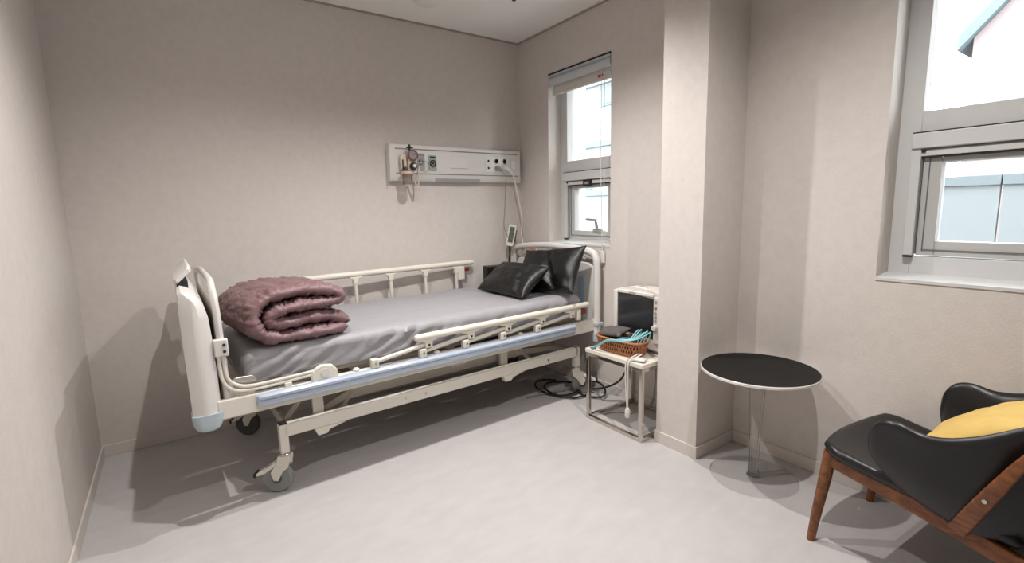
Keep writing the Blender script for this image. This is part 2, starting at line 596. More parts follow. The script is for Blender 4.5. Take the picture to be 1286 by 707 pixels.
# mattress deck in three hinged plates
for a, b in ((0.20, 0.86), (0.875, 1.30), (1.315, 2.13)):
    bm = B()
    box(bm, a, b, 0.06, BW - 0.06, 0.520, 0.545)
    bp('deck_plate', bm, 'enamel_dim', bevel=0.004)
# corner gusset and retainer hoop at the foot end
for y in (0.045, BW - 0.045):
    bm = B()
    prism(bm, rrect(0.145, 0.245, 0.505, 0.585, 0.025), y - 0.012, y + 0.012, 'y')
    bp('corner_plate', bm, 'steel', bevel=0.002)
for s, yy in ((-1, 0.008), (1, BW - 0.008)):
    for k in (0, 1):
        o = 0.016 * k
        pts = smooth_path([(0.112 + o, yy, 0.74), (0.114 + o, yy, 0.64), (0.122 + o, yy, 0.585 + o * .5), (0.150 + o, yy, 0.548 + o), (0.20 + o * .5, yy, 0.533 + o), (0.30, yy, 0.532 + o), (0.50, yy, 0.542 + o * .8)], 6)
        bp('retainer_tube', tube(B(), pts, 0.0075, 10), 'enamel', smooth=True)
    bp('retainer_bracket', box(B(), 0.100, 0.150, yy - 0.014, yy + 0.014, 0.695, 0.765), 'abs', bevel=0.004)
    for z in (0.715, 0.742):
        bp('bracket_screw', cyl(B(), (0.135, yy - 0.018, z), (0.135, yy - 0.012, z), 0.006, n=10), 'dark')
    bm = B()
    prism(bm, [(0.455, 0.505), (0.570, 0.505), (0.570, 0.545), (0.548, 0.572), (0.50, 0.578), (0.468, 0.562), (0.455, 0.535)], yy - 0.012, yy + 0.012, 'y')
    hp = bp('hinge_plate', bm, 'abs_cream', bevel=0.006)
    bp('hinge_cap', lathe(B(), [(0.019, -0.017), (0.019, 0.017), (0, 0.017)], (0.515, yy, 0.54), 20, 'y'), 'abs', hp, smooth=True)
    box_b = box(B(), 0.345, 0.375, yy - 0.012, yy + 0.01, 0.505, 0.53)
    bp('retainer_clip', box_b, 'abs_cream', bevel=0.003)
    # slanting strut down to the corner
    bp('corner_strut', box(B(), -0.012, 0.012, -0.006, 0.006, 0, 0.15, Matrix.Translation((0.155, yy + (0.02 if s < 0 else -0.02), 0.51)) @ Matrix.Rotation(-0.35, 4, 'Y')), 'abs', bevel=0.002)

# footboard: thick moulded shell
bm = B()
NY = 40
rings = []
for j in range(NY + 1):
    t = j / NY
    y = -0.012 + t * (BW + 0.024)
    e = min(t, 1 - t) * (BW + 0.024)
    q = 1.0 if e > 0.03 else math.sqrt(max(0.0, 1 - (1 - e / 0.03) ** 2))
    hw = 0.25 + 0.75 * q
    zt = 0.955 + 0.012 * math.sin(PI * t)
    cx = 0.052
    prof = [(0.004, 0.470), (0.000, 0.70), (-0.002, 0.90), (0.0, zt), (0.012, zt + 0.010), (0.034, zt + 0.002),
            (0.062, zt - 0.015), (0.082, zt - 0.045), (0.094, zt - 0.10), (0.100, zt - 0.20), (0.104, 0.60), (0.104, 0.470)]
    rings.append([Vector((cx + (x - cx) * hw, y, z if z < 0.9 else z - (1 - q) * 0.03)) for x, z in prof])
loft(bm, rings)
fb = bp('footboard', bm, 'abs', smooth=True, label='thick white moulded footboard')
bm = B()
rings = []
for z, g in ((0.405, 0.55), (0.410, 0.8), (0.425, 0.96), (0.455, 1.06), (0.470, 1.06)):
    rings.append([Vector((0.054 + (x - 0.054) * g, y * (1 if g > .9 else .999), z)) for x, y in rrect(0.002, 0.108, -0.016, 0.10, 0.03)])
loft(bm, rings)
bp('corner_cap', bm, 'cap', smooth=True)
bm = B()
rings = []
for z, g in ((0.405, 0.55), (0.410, 0.8), (0.425, 0.96), (0.455, 1.06), (0.470, 1.06)):
    rings.append([Vector((0.054 + (x - 0.054) * g, y, z)) for x, y in rrect(0.002, 0.108, BW - 0.10, BW + 0.016, 0.03)])
loft(bm, rings)
bp('corner_cap', bm, 'cap', smooth=True)
bp('footboard_skirt', box(B(), 0.03, 0.09, 0.10, BW - 0.10, 0.425, 0.47), 'abs', bevel=0.004)
# slanted grip along the top of the footboard
bm = B()
poly = [(-0.006, 0.984), (0.006, 0.978), (0.062, 1.030), (0.060, 1.046), (0.050, 1.048), (-0.006, 0.997)]
rings = []
for t, g in ((0.0, 0.75), (0.02, 0.95), (0.05, 1.0), (0.95, 1.0), (0.98, 0.95), (1.0, 0.75)):
    y = 0.19 + t * (BW - 0.38)
    rings.append([Vector((0.030 + (x - 0.030) * g, y, 1.012 + (z - 1.012) * g)) for x, z in poly])
loft(bm, rings)
gp = bp('footboard_grip', bm, 'abs', smooth=True)
bp('grip_gap_shade', box(B(), 0.004, 0.045, 0.20, BW - 0.20, 0.950, 0.992), 'dark', gp, bevel=0.003)  # solid dark block painting the shade of the hand opening
# inner hoop of the foot end
hp = smooth_path([(0.130, 0.03, 0.50), (0.128, 0.03, 0.70), (0.124, 0.035, 0.88), (0.120, 0.075, 0.968), (0.122, 0.16, 0.985),
                  (0.122, 0.47, 0.99), (0.122, BW - 0.16, 0.985), (0.108, BW - 0.075, 0.968), (0.120, BW - 0.035, 0.88), (0.128, BW - 0.03, 0.70), (0.130, BW - 0.03, 0.50)], 8)
bp('foot_hoop', tube(B(), hp, 0.017, 12, flat=0.8, upv=(1, 0, 0)), 'abs', smooth=True)
bp('foot_panel', box(B(), 0.112, 0.120, 0.06, BW - 0.06, 0.50, 0.90), 'enamel_dim', bevel=0.003)

# headboard
HX = 2.225
hp = smooth_path([(HX, 0.0, 0.40), (HX, 0.0, 0.60), (HX, 0.0, 0.86), (HX, 0.012, 0.925), (HX, 0.055, 0.957), (HX, 0.20, 0.975), (HX, 0.47, 0.985),
                  (HX, BW - 0.20, 0.975), (HX, BW - 0.055, 0.957), (HX, BW - 0.012, 0.925), (HX, BW, 0.86), (HX, BW, 0.60), (HX, BW, 0.40)], 8)
hb = bp('headboard', tube(B(), hp, 0.024, 14), 'abs', smooth=True, label='arched white headboard frame')
bm = B()
prism(bm, [(0.02, 0.43), (BW - 0.02, 0.43), (BW - 0.02, 0.80), (BW - 0.08, 0.875), (BW * .7, 0.895), (BW * .3, 0.895), (0.08, 0.885), (0.02, 0.86)], HX - 0.012, HX + 0.012, 'x')
bp('headboard_panel', bm, 'abs', hb, bevel=0.005)
bm = B()
prism(bm, [(0.10, 0.908), (BW - 0.10, 0.908), (BW - 0.12, 0.93), (BW * .5, 0.942), (0.12, 0.93)], HX - 0.008, HX + 0.008, 'x')
bp('headboard_grip', bm, 'enamel_dim', hb, bevel=0.003)
for y in (0.105, BW - 0.155):
    bp('headboard_stripe', box(B(), HX - 0.0145, HX - 0.011, y, y + 0.05, 0.52, 0.79), 'stripe', hb, bevel=0.001)
bp('release_card', box(B(), HX - 0.032, HX - 0.022, 0.585, 0.655, 0.865, 0.955), 'abs_cream', hb, bevel=0.003)
bp('orange_tag', box(B(), HX - 0.034, HX - 0.031, 0.585, 0.655, 0.935, 0.958), 'tag_orange', hb)
bp('card_button', cyl(B(), (HX - 0.036, 0.62, 0.895), (HX - 0.03, 0.62, 0.895), 0.013, n=16), 'dark', hb)
for y in (0.0, BW):
    bp('headboard_foot', cyl(B(), (HX, y, 0.36), (HX, y, 0.415), 0.027, 0.03, 16), 'cap', hb, smooth=True)
    bp('headboard_clamp', box(B(), HX - 0.03, HX + 0.03, y - 0.032, y + 0.032, 0.465, 0.49), 'cap', hb, bevel=0.006)

# ---- near side rail, folded down
RY = 0.0
nr = bp('side_rail', tube(B(), [(0.955, RY, 0.615), (0.962, RY, 0.615), (0.975, RY, 0.615), (2.13, RY, 0.622), (2.143, RY, 0.622), (2.15, RY, 0.622)], [0.010, 0.017, 0.019, 0.019, 0.017, 0.010], 12), 'abs_cream', smooth=True, label='cream side rail folded down on the near side')
blocks = [0.745, 0.994, 1.244, 1.486, 1.735]
tops = [1.027, 1.276, 1.520, 1.770, 2.005]
for k, (a, b) in enumerate(zip(blocks, tops)):
    za, zb = 0.538, 0.583
    bp('pivot_block', box(B(), a - 0.018, a + 0.018, RY - 0.014, RY + 0.018, 0.510, 0.556), 'abs_cream', nr, bevel=0.005)
    bp('pivot_pin', cyl(B(), (a + 0.002, RY - 0.018, 0.535), (a + 0.002, RY - 0.012, 0.535), 0.006, n=10), 'steel', nr)
    bm = B()
    prism(bm, [(b - 0.055, 0.603), (b + 0.055, 0.603), (b + 0.05, 0.594), (b + 0.022, 0.588), (b + 0.018, 0.556), (b - 0.018, 0.556), (b - 0.022, 0.588), (b - 0.05, 0.594)], RY - 0.013, RY + 0.013, 'y')
    bp('rail_bracket', bm, 'abs_cream', nr, bevel=0.004)
    bp('bracket_pin', cyl(B(), (b, RY - 0.017, 0.572), (b, RY - 0.011, 0.572), 0.006, n=10), 'dark', nr)
    bp('rail_link', tube(B(), [(a, RY + 0.004, za), (b, RY + 0.004, zb - 0.008)], 0.011, 10), 'enamel', nr, smooth=True)
bp('release_box', box(B(), 2.045, 2.075, RY - 0.015, RY + 0.016, 0.53, 0.603), 'abs_cream', nr, bevel=0.005)
bp('release_button', box(B(), 2.076, 2.12, RY - 0.013, RY + 0.012, 0.566, 0.598), 'red', nr, bevel=0.004)

# ---- far side rail, raised
FY = BW
fr = bp('side_rail', tube(B(), [(0.655, FY, 0.858), (0.662, FY, 0.858), (0.675, FY, 0.858), (1.845, FY, 0.865), (1.858, FY, 0.865), (1.865, FY, 0.865)], [0.010, 0.017, 0.019, 0.019, 0.017, 0.010], 12), 'abs_cream', smooth=True, label='cream side rail raised along the wall side')
for k, x in enumerate((0.745, 0.99, 1.225, 1.475, 1.715)):
    bm = B()
    prism(bm, [(x - 0.04, 0.845), (x + 0.04, 0.845), (x + 0.036, 0.835), (x + 0.018, 0.828), (x + 0.015, 0.795), (x - 0.015, 0.795), (x - 0.018, 0.828), (x - 0.036, 0.835)], FY - 0.013, FY + 0.013, 'y')
    bp('rail_bracket', bm, 'abs_cream', fr, bevel=0.004)
    bp('rail_post', tube(B(), [(x + 0.006, FY, 0.53), (x, FY, 0.80)], 0.011, 10), 'enamel', fr, smooth=True)
    bp('pivot_block', box(B(), x - 0.012, x + 0.024, FY - 0.018, FY + 0.014, 0.510, 0.556), 'abs_cream', fr, bevel=0.005)
bp('release_box', box(B(), 1.725, 1.775, FY - 0.022, FY + 0.014, 0.745, 0.842), 'abs_cream', fr, bevel=0.005)
bp('release_button', box(B(), 1.776, 1.815, FY - 0.02, FY + 0.01, 0.805, 0.832), 'red', fr, bevel=0.004)

# ---- undercarriage
for y in (0.055, BW - 0.095):
    ub = bp('base_beam', box(B(), 0.335, 2.115, y, y + 0.04, 0.262, 0.322), 'enamel', bevel=0.005)
    for x in (0.315, 2.09):
        bp('caster_leg', box(B(), x, x + 0.038, y, y + 0.04, 0.185, 0.322), 'enamel', bevel=0.005)
    bp('leg_cap', box(B(), 0.318, 0.35, y + 0.003, y + 0.037, 0.321, 0.328), 'dark')
    for x in (0.92, 1.03, 1.86):
        bp('beam_screw', cyl(B(), (x, y - 0.003, 0.292), (x, y + 0.001, 0.292), 0.007, n=10), 'steel')
    # lift posts and pedal bracket
    for x in (0.475, 1.535):
        bp('lift_post', box(B(), x, x + 0.05, y + 0.042, y + 0.066, 0.245, 0.44), 'enamel', bevel=0.004)
        bm = B()
        prism(bm, [(x - 0.01, 0.262), (x + 0.15, 0.262), (x + 0.06, 0.242), (x + 0.045, 0.225), (x + 0.005, 0.225)], y + 0.002, y + 0.038, 'y')
        bp('pedal_bracket', bm, 'abs_cream', bevel=0.003)
    for x0, x1 in ((0.46, 0.36), (0.72, 0.62), (1.66, 1.78)):
        bp('lift_arm', tube(B(), [(x0, y + 0.09 if y < .5 else y - 0.05, 0.43), (x1, y + 0.09 if y < .5 else y - 0.05, 0.30)], 0.014, 8), 'enamel_dim', smooth=True)
for x in (0.35, 2.06):
    bp('base_cross_beam', box(B(), x, x + 0.04, 0.095, BW - 0.095, 0.268, 0.316), 'enamel_dim', bevel=0.004)
for y in (0.135, 0.73):
    bp('lift_beam', box(B(), 0.66, 1.70, y, y + 0.035, 0.335, 0.385), 'enamel_dim', bevel=0.004)
    bm = B()
    prism(bm, [(0.50, 0.315), (0.58, 0.315), (0.70, 0.36), (0.66, 0.385)], y + 0.002, y + 0.033, 'y')
    bp('lift_beam_end', bm, 'enamel_dim', bevel=0.003)
    bm = B()
    prism(bm, [(1.66, 0.345), (1.70, 0.335), (2.04, 0.315), (2.0, 0.34), (1.74, 0.375)], y + 0.002, y + 0.033, 'y')
    bp('lift_beam_end', bm, 'enamel_dim', bevel=0.003)
bm = B()
prism(bm, rrect(1.06, 1.13, 0.36, 0.44, 0.03), 0.20, 0.24, 'y')
bp('drive_bracket', bm, 'enamel', bevel=0.004)
bp('drive_motor', box(B(), 1.23, 1.32, 0.13, 0.24, 0.37, 0.432), 'abs', bevel=0.008)
bp('drive_motor_cap', cyl(B(), (1.32, 0.185, 0.40), (1.37, 0.185, 0.398), 0.022, 0.016, 16), 'rubber', smooth=True)
bp('actuator', tube(B(), [(1.36, 0.3, 0.41), (1.66, 0.33, 0.40)], 0.026, 14), 'rubber_dark', smooth=True)
bp('actuator_body', box(B(), 1.62, 1.74, 0.26, 0.40, 0.36, 0.43), 'rubber_dark', bevel=0.01)


# ---- casters (parts of the bed)
def caster(x, y, ang, wheel='rubber'):
    e = Matrix.Translation((x, y, 0)) @ Matrix.Rotation(ang, 4, 'Z')
    def tr(bm):
        bmesh.ops.transform(bm, matrix=e, verts=bm.verts)
        return bm
    wx = 0.040
    fork = bp('caster', tr(prism(B(), [(-0.026, 0.178), (0.024, 0.178), (0.03, 0.15), (wx + 0.022, 0.10), (wx + 0.012, 0.062), (wx - 0.010, 0.060), (wx - 0.03, 0.10), (-0.02, 0.125)], -0.026, -0.021, 'y')), 'enamel', bevel=0.002)
    bp('caster_fork', tr(prism(B(), [(-0.026, 0.178), (0.024, 0.178), (0.03, 0.15), (wx + 0.022, 0.10), (wx + 0.012, 0.062), (wx - 0.010, 0.060), (wx - 0.03, 0.10), (-0.02, 0.125)], 0.021, 0.026, 'y')), 'enamel', fork, bevel=0.002)
    bp('caster_crown', tr(box(B(), -0.026, 0.026, -0.026, 0.026, 0.150, 0.178)), 'enamel', fork, bevel=0.003)
    bp('swivel_ring', tr(lathe(B(), [(0.026, 0.178), (0.03, 0.181), (0.026, 0.186), (0.0, 0.186)], n=20)), 'steel', fork, smooth=True)
    w = bp('wheel', tr(lathe(B(), [(0.050, -0.016), (0.060, -0.017), (0.067, -0.012), (0.069, 0), (0.067, 0.012), (0.060, 0.017), (0.050, 0.016)], (wx, 0, 0.069), 36, 'y')), wheel, fork, smooth=True)
    bp('wheel_hub', tr(lathe(B(), [(0.0, -0.019), (0.02, -0.019), (0.024, -0.015), (0.0495, -0.013), (0.0495, 0.013), (0.024, 0.015), (0.02, 0.019), (0, 0.019)], (wx, 0, 0.069), 28, 'y')), 'rubber_dark', fork, smooth=True)
    bm = prism(B(), [(-0.02, 0.135), (wx, 0.128), (wx + 0.05, 0.095), (wx + 0.092, 0.082), (wx + 0.092, 0.093), (wx + 0.05, 0.115), (wx, 0.148), (-0.02, 0.15)], -0.022, 0.022, 'y')
    bp('brake_pedal', tr(bm), 'enamel', fork, bevel=0.003)
    bp('pedal_tip', tr(box(B(), wx + 0.088, wx + 0.102, -0.024, 0.024, 0.079, 0.097)), 'dark', fork, bevel=0.003)
    return fork


caster(0.334, 0.075, math.radians(beam))
caster(2.109, 0.075, math.radians(-40), 'rubber')
caster(0.334, BW - 0.075, math.radians(150), 'rubber_dark')
caster(2.109, BW - 0.075, math.radians(20), 'rubber_dark')


# ------------------------------------------------------------------ mattress
def mattress():
    bm = B()
    x0, x1, y0, y1, z0, z1 = 0.205, 2.13, 0.035, BW - 0.03, 0.546, 0.688
    NX = 150
    prof = []
    for a, b, n in (((y0, z0 + .02), (y0, z1 - .035), 9), ((y0 + .045, z1), (y1 - .045, z1), 40), ((y1, z1 - .035), (y1, z0 + .02), 5), ((y1 - .02, z0), (y0 + .02, z0), 8)):
        for i in range(n + 1):
            t = i / n
            prof.append((a[0] + (b[0] - a[0]) * t, a[1] + (b[1] - a[1]) * t))
        # arcs come from the short chords plus smoothing below
    out = []
    k = len(prof)
    for i in range(k):
        p, q = prof[i], prof[(i + 1) % k]
        out.append(p)
        if math.hypot(p[0] - q[0], p[1] - q[1]) > 0.025 and not (abs(p[0] - q[0]) < 1e-6 or abs(p[1] - q[1]) < 1e-6):
            cx = (p[0] + q[0]) / 2
            cz = (p[1] + q[1]) / 2
            yc, zc = (y0 + y1) / 2, (z0 + z1) / 2
            out.append((cx + (0.007 if cx > yc else -0.007), cz + (0.007 if cz > zc else -0.007)))
    rings = []
    for i in range(NX + 1):
        t = i / NX
        e = min(t, 1 - t) * (x1 - x0)
        q = 1.0 if e > 0.04 else math.sqrt(max(0.02, 1 - (1 - e / 0.04) ** 2))
        x = x0 + t * (x1 - x0)
        ring = []
        for y, z in out:
            yc, zc = (y0 + y1) / 2, z0
            yy = yc + (y - yc) * (0.955 + 0.045 * q)
            zz = zc + (z - zc) * (0.70 + 0.30 * q)
            side = y < y0 + 0.03
            top = z > z1 - 0.01
            if top:
                zz += 0.004 * noise.noise((x * 4, y * 6, 1.0)) + 0.0022 * noise.noise((x * 16, y * 22, 5.0))
            if side and z0 + 0.015 < z:
                d = (z - z0) / (z1 - z0)
                amp = 0.016 * (0.35 + math.exp(-((x - 0.95) / 0.25) ** 2) + 0.8 * math.exp(-((x - 0.36) / 0.2) ** 2))
                yy += amp * noise.noise((x * 16 - d * 3.2, d * 1.6, 3.0)) + 0.55 * amp * (0.4 - 1.4 * abs(noise.noise((x * 34 - d * 8, d * 3, 9.0))))
            ring.append(Vector((x, yy, zz)))
        rings.append(ring)
    loft(bm, rings)
    return bm


mt = thing('mattress', 'grey satin-covered mattress on the hospital bed', 'mattress', (0.0, 2.225, 0), math.radians(2.6))
obj('fitted_sheet', stretch_x(mattress()), 'sheet', mt, smooth=True, angle=70)
bm = B()
tube(bm, smooth_path([(0.225, 0.055, 0.560), (0.60, 0.046, 0.558), (1.2, 0.046, 0.558), (2.11, 0.05, 0.558)], 8), 0.006, 8)
obj('sheet_hem', stretch_x(bm), 'sheet', mt, smooth=True)


# ------------------------------------------------------------------ folded quilt
def quilt():
    path = smooth_path([(0.225, 0, 0.032), (0.12, 0, 0.034), (-0.02, 0, 0.032), (-0.12, 0, 0.040), (-0.185, 0, 0.078), (-0.202, 0, 0.135), (-0.178, 0, 0.195), (-0.11, 0, 0.232),
                        (0.0, 0, 0.246), (0.10, 0, 0.240), (0.170, 0, 0.222), (0.196, 0, 0.196), (0.175, 0, 0.178), (0.10, 0, 0.170), (0.0, 0, 0.176), (-0.085, 0, 0.168), (-0.135, 0, 0.136),
                        (-0.118, 0, 0.106), (-0.05, 0, 0.100), (0.05, 0, 0.106), (0.13, 0, 0.098), (0.185, 0, 0.080), (0.238, 0, 0.062)], 14)
    k = len(path)
    L = [0.0]
    for i in range(1, k):
        L.append(L[-1] + (path[i] - path[i - 1]).length)
    NYQ = 100
    y0, y1 = -0.27, 0.27
    top, bot = [], []
    for i in range(k):
        t = (path[min(i + 1, k - 1)] - path[max(i - 1, 0)]).normalized()
        nrm = Vector((-t.z, 0, t.x))
        rt_, rb_ = [], []
        ee = min(L[i], L[-1] - L[i])
        qe = 1.0 if ee > 0.03 else 0.45 + 0.55 * math.sqrt(max(0.0, 1 - (1 - ee / 0.03) ** 2))
        # the near hem wanders in and out
        hem = 0.030 * noise.noise((L[i] * 4.5, 0.7, 8.0)) + 0.012 * noise.noise((L[i] * 14, 2.7, 1.0))
        for j in range(NYQ + 1):
            v = j / NYQ
            y = y0 + v * (y1 - y0)
            e = min(v, 1 - v) * (y1 - y0)
            q = 1.0 if e > 0.05 else math.sqrt(max(0.05, 1 - (1 - e / 0.05) ** 2))
            ch = abs(math.sin(PI * L[i] / 0.10 + 0.6 * noise.noise((y * 4, L[i] * 3, 2))))
            th = 0.0365 * q * qe * (0.74 + 0.26 * math.sqrt(ch))
            # gathers running out from the hem, finer towards the edge
            edge = math.exp(-e / 0.10)
            g1 = noise.noise((L[i] * 34 + 1.5 * noise.noise((L[i] * 7, y * 7, 3)), y * 5 + 3, 0.3))
            g2 = noise.noise((L[i] * 75, y * 11, 4.0))
            cr = (0.0045 + 0.007 * edge) * (0.5 - 1.6 * abs(g1)) + (0.003 + 0.006 * edge) * g2
            cr += 0.004 * noise.noise((L[i] * 18, y * 18, 6.0))
            g3 = noise.noise((L[i] * 22 + y * 4, y * 6 - L[i] * 3, 15.0))
            cr -= (0.004 + 0.010 * edge) * max(0.0, 1 - abs(g1) * 6) + (0.003 + 0.006 * edge) * max(0.0, 1 - abs(g3) * 7)
            bl = 0.016 * noise.noise((L[i] * 6, y * 5, 11.0))
            sag = -0.02 * (v - 0.2) ** 2 * max(0, path[i].z - 0.1) / 0.1
            P0 = Vector((path[i].x, y + hem * max(0.0, 1 - 2.5 * v), path[i].z + sag))
            rt_.append(P0 + nrm * (th + cr * q + bl * 0.5))
            rb_.append(P0 - nrm * (th + cr * q - bl * 0.5))
        top.append(rt_)
        bot.append(rb_)
    bm = B()
    rings = [a + list(reversed(b)) for a, b in zip(top, bot)]
    for r in rings:
        for p in r:
            p.z = max(p.z * 0.92, 0.001)
            p.x *= 0.95
    loft(bm, rings)
    return bm


q = thing('folded_quilt', 'folded mauve quilt lying on the foot end of the mattress', 'quilt', (0.405, 2.552, 0.690), math.radians(9))
obj('quilt_body', quilt(), 'quilt', q, smooth=True, angle=80)


# ------------------------------------------------------------------ pillows
def pillow_bm(w, h, t, seed=0.0, crease=0.010, nx=40, ny=30, ear=0.10, fold=None):
    bm = B()
    rows = []
    for s in (1, -1):
        g = []
        for i in range(nx + 1):
            u = -1 + 2 * i / nx
            r = []
            for j in range(ny + 1):
                v = -1 + 2 * j / ny
                px = w / 2 * u * (1 - ear * (1 - v * v) * 0.5 * abs(u) ** 3)
                py = h / 2 * v * (1 - ear * (1 - u * u) * 0.6 * abs(v) ** 3)
                th = t / 2 * (max(0.0, (1 - u ** 2)) * max(0.0, (1 - v ** 2))) ** 0.42
                cr = crease * (noise.noise((u * 2.2 + seed, v * 2.6, s * 3.0)) + 0.5 * noise.noise((u * 6 + seed, v * 5, s)))
                rim = min(1.0, 4 * min(1 - abs(u), 1 - abs(v)))
                if fold:
                    th -= fold(u, v) * rim
                r.append(Vector((px, py, s * max(0.003, th + cr * rim))))
            g.append(r)
        rows.append(g)
    vs = [[[bm.verts.new(p) for p in r] for r in g] for g in rows]
    for k in (0, 1):
        for i in range(nx):
            for j in range(ny):
                bm.faces.new((vs[k][i][j], vs[k][i + 1][j], vs[k][i + 1][j + 1], vs[k][i][j + 1]))
    rim = [(i, 0) for i in range(nx)] + [(nx, j) for j in range(ny)] + [(i, ny) for i in range(nx, 0, -1)] + [(0, j) for j in range(ny, 0, -1)]
    for a in range(len(rim)):
        i, j = rim[a]
        i2, j2 = rim[(a + 1) % len(rim)]
        bm.faces.new((vs[0][i][j], vs[0][i2][j2], vs[1][i2][j2], vs[1][i][j]))
    return bm


def place(o, origin, ex, ey):
    ex = Vector(ex).normalized()
    ey = (Vector(ey) - ex * Vector(ey).dot(ex)).normalized()
    ez = ex.cross(ey)
    mtx = Matrix((ex, ey, ez)).transposed().to_4x4()
    o.matrix_world = Matrix.Translation(origin) @ mtx
    return o


o = obj('pillow', pillow_bm(0.52, 0.29, 0.13, 1.0, 0.010, fold=lambda u, v: 0.02 * math.exp(-((u - 0.55 + 0.3 * v) / 0.16) ** 2)), 'leather_p', None, smooth=True, angle=80)
place(o, (1.868, 2.69, 0.790), (0.02, -1, 0.0), (0.80, 0.0, 0.60))
tag(o, 'black leatherette pillow lying in front, nearest the bed middle', 'pillow', 'black pillows at the bed head')
o = obj('pillow', pillow_bm(0.58, 0.34, 0.13, 4.0, 0.012, ear=0.16, fold=lambda u, v: 0.035 * math.exp(-((u - 0.15 + 0.35 * v) / 0.14) ** 2)), 'leather_p', None, smooth=True, angle=80)
place(o, (2.10, 2.590, 0.834), (0.10, -1, 0.10), (0.46, 0.1, 0.84))
tag(o, 'black leatherette pillow propped against the headboard', 'pillow', 'black pillows at the bed head')
bm = B()
prism(bm, rrect(-0.11, 0.11, -0.045, 0.045, 0.008), 0.0, 0.150, 'z')
o = obj('bolster_cushion', bm, 'leather_p', None, bevel=0.005)
o.location = (2.01, 3.07, 0.690)
o.rotation_euler = (0, 0, math.radians(-10))
tag(o, 'black box-shaped cushion at the wall side, behind the front pillow', 'cushion')

# ------------------------------------------------------------------ headwall unit
hy = YB
HWU = thing('headwall_unit', 'long white medical headwall panel with outlets on the back wall', 'headwall panel', (1.79, hy, 1.46))


def hp_(nm, bm, m, par=None, **k):
    return obj(nm, bm, m, par or HWU, world=True, **k)


x0, x1 = 1.258, 2.318
body = hp_('panel_body', prism(B(), [(hy, 1.462), (hy - 0.035, 1.462), (hy - 0.060, 1.498), (hy - 0.060, 1.697), (hy - 0.052, 1.706), (hy, 1.706)], x0, x1, 'x'), 'hw', bevel=0.002)
fy = hy - 0.060
hp_('groove', box(B(), x0 + 0.035, x1 - 0.012, fy - 0.0012, fy + 0.002, 1.672, 1.680), 'hw_line', body)
hp_('groove', box(B(), x0 + 0.035, x1 - 0.012, fy - 0.0012, fy + 0.002, 1.508, 1.516), 'hw_line', body)
hp_('end_cap', box(B(), x0 - 0.006, x0, hy - 0.062, hy, 1.460, 1.708), 'hw', bevel=0.002)
hp_('end_cap', box(B(), x1, x1 + 0.006, hy - 0.062, hy, 1.460, 1.708), 'hw', bevel=0.002)
hp_('lamp_diffuser', prism(B(), [(hy - 0.030, 1.459), (hy - 0.0365, 1.461), (hy - 0.052, 1.483), (hy - 0.046, 1.487)], 1.59, 1.96, 'x'), 'hw_grey')
hp_('name_plate', box(B(), 1.71, 1.85, fy - 0.003, fy, 1.555, 1.640), 'hw', bevel=0.001)
hp_('plate_edge', box(B(), 1.715, 1.845, fy - 0.0042, fy - 0.003, 1.556, 1.560), 'hw_grey')
# gas outlets
go = hp_('gas_outlet', box(B(), 1.535, 1.595, fy - 0.006, fy, 1.535, 1.640), 'green', bevel=0.002)
hp_('outlet_badge', box(B(), 1.545, 1.585, fy - 0.0075, fy - 0.006, 1.622, 1.632), 'dark', go)
hp_('outlet_ring', lathe(B(), [(0.014, 0), (0.024, 0), (0.024, -0.008), (0.014, -0.008), (0.014, 0)], (1.565, fy - 0.006, 1.585), 24, 'y'), 'dark', go, smooth=True)
hp_('outlet_core', lathe(B(), [(0.0, 0), (0.008, 0), (0.008, -0.01), (0, -0.01)], (1.565, fy - 0.006, 1.585), 16, 'y'), 'gasket', go)
hp_('outlet_face', lathe(B(), [(0.0, 0), (0.0135, 0), (0.0135, -0.004), (0, -0.004)], (1.565, fy - 0.006, 1.585), 20, 'y'), 'hw', go)
g2 = hp_('gas_outlet', box(B(), 1.450, 1.505, fy - 0.006, fy, 1.535, 1.650), 'greydark', bevel=0.002)
hp_('outlet_badge', box(B(), 1.458, 1.497, fy - 0.0075, fy - 0.006, 1.634, 1.643), 'hw_line', g2)
hp_('outlet_core', lathe(B(), [(0.0, 0), (0.014, 0), (0.012, -0.02), (0, -0.02)], (1.475, fy - 0.006, 1.598), 16, 'y'), 'rubber', g2, smooth=True)
# socket plate
sp = hp_('socket_plate', box(B(), 2.000, 2.225, fy - 0.004, fy, 1.535, 1.650), 'hw', bevel=0.002)
for z in (1.619, 1.567):
    hp_('ground_jack', cyl(B(), (2.028, fy - 0.006, z), (2.028, fy - 0.002, z), 0.0085, n=14), 'gasket', sp)
for x in (2.100, 2.174):
    for z in (1.619, 1.567):
        sk = hp_('socket', lathe(B(), [(0.018, 0.0), (0.021, 0.0), (0.021, -0.004), (0.018, -0.004), (0.017, 0.001), (0, 0.001)], (x, fy - 0.004, z), 24, 'y'), 'abs', sp, smooth=True)
        for dx in (-0.007, 0.007):
            hp_('socket_hole', cyl(B(), (x + dx, fy - 0.0055, z), (x + dx, fy - 0.003, z), 0.0035, n=10), 'dark', sp)
hp_('switch', box(B(), 2.236, 2.282, fy - 0.006, fy, 1.555, 1.635), 'hw', bevel=0.003)
hp_('switch_rocker', box(B(), 2.244, 2.274, fy - 0.009, fy - 0.005, 1.565, 1.625), 'lamp_trim', bevel=0.002)

# suction regulator
sx, sy = 1.392, fy - 0.05
SR = thing('suction_regulator', 'suction regulator with red-ringed gauge and jar at the left end of the headwall panel', 'regulator', (sx, fy, 1.42))


def sp_(nm, bm, m, par=None, **k):
    return obj(nm, bm, m, par or SR, world=True, **k)


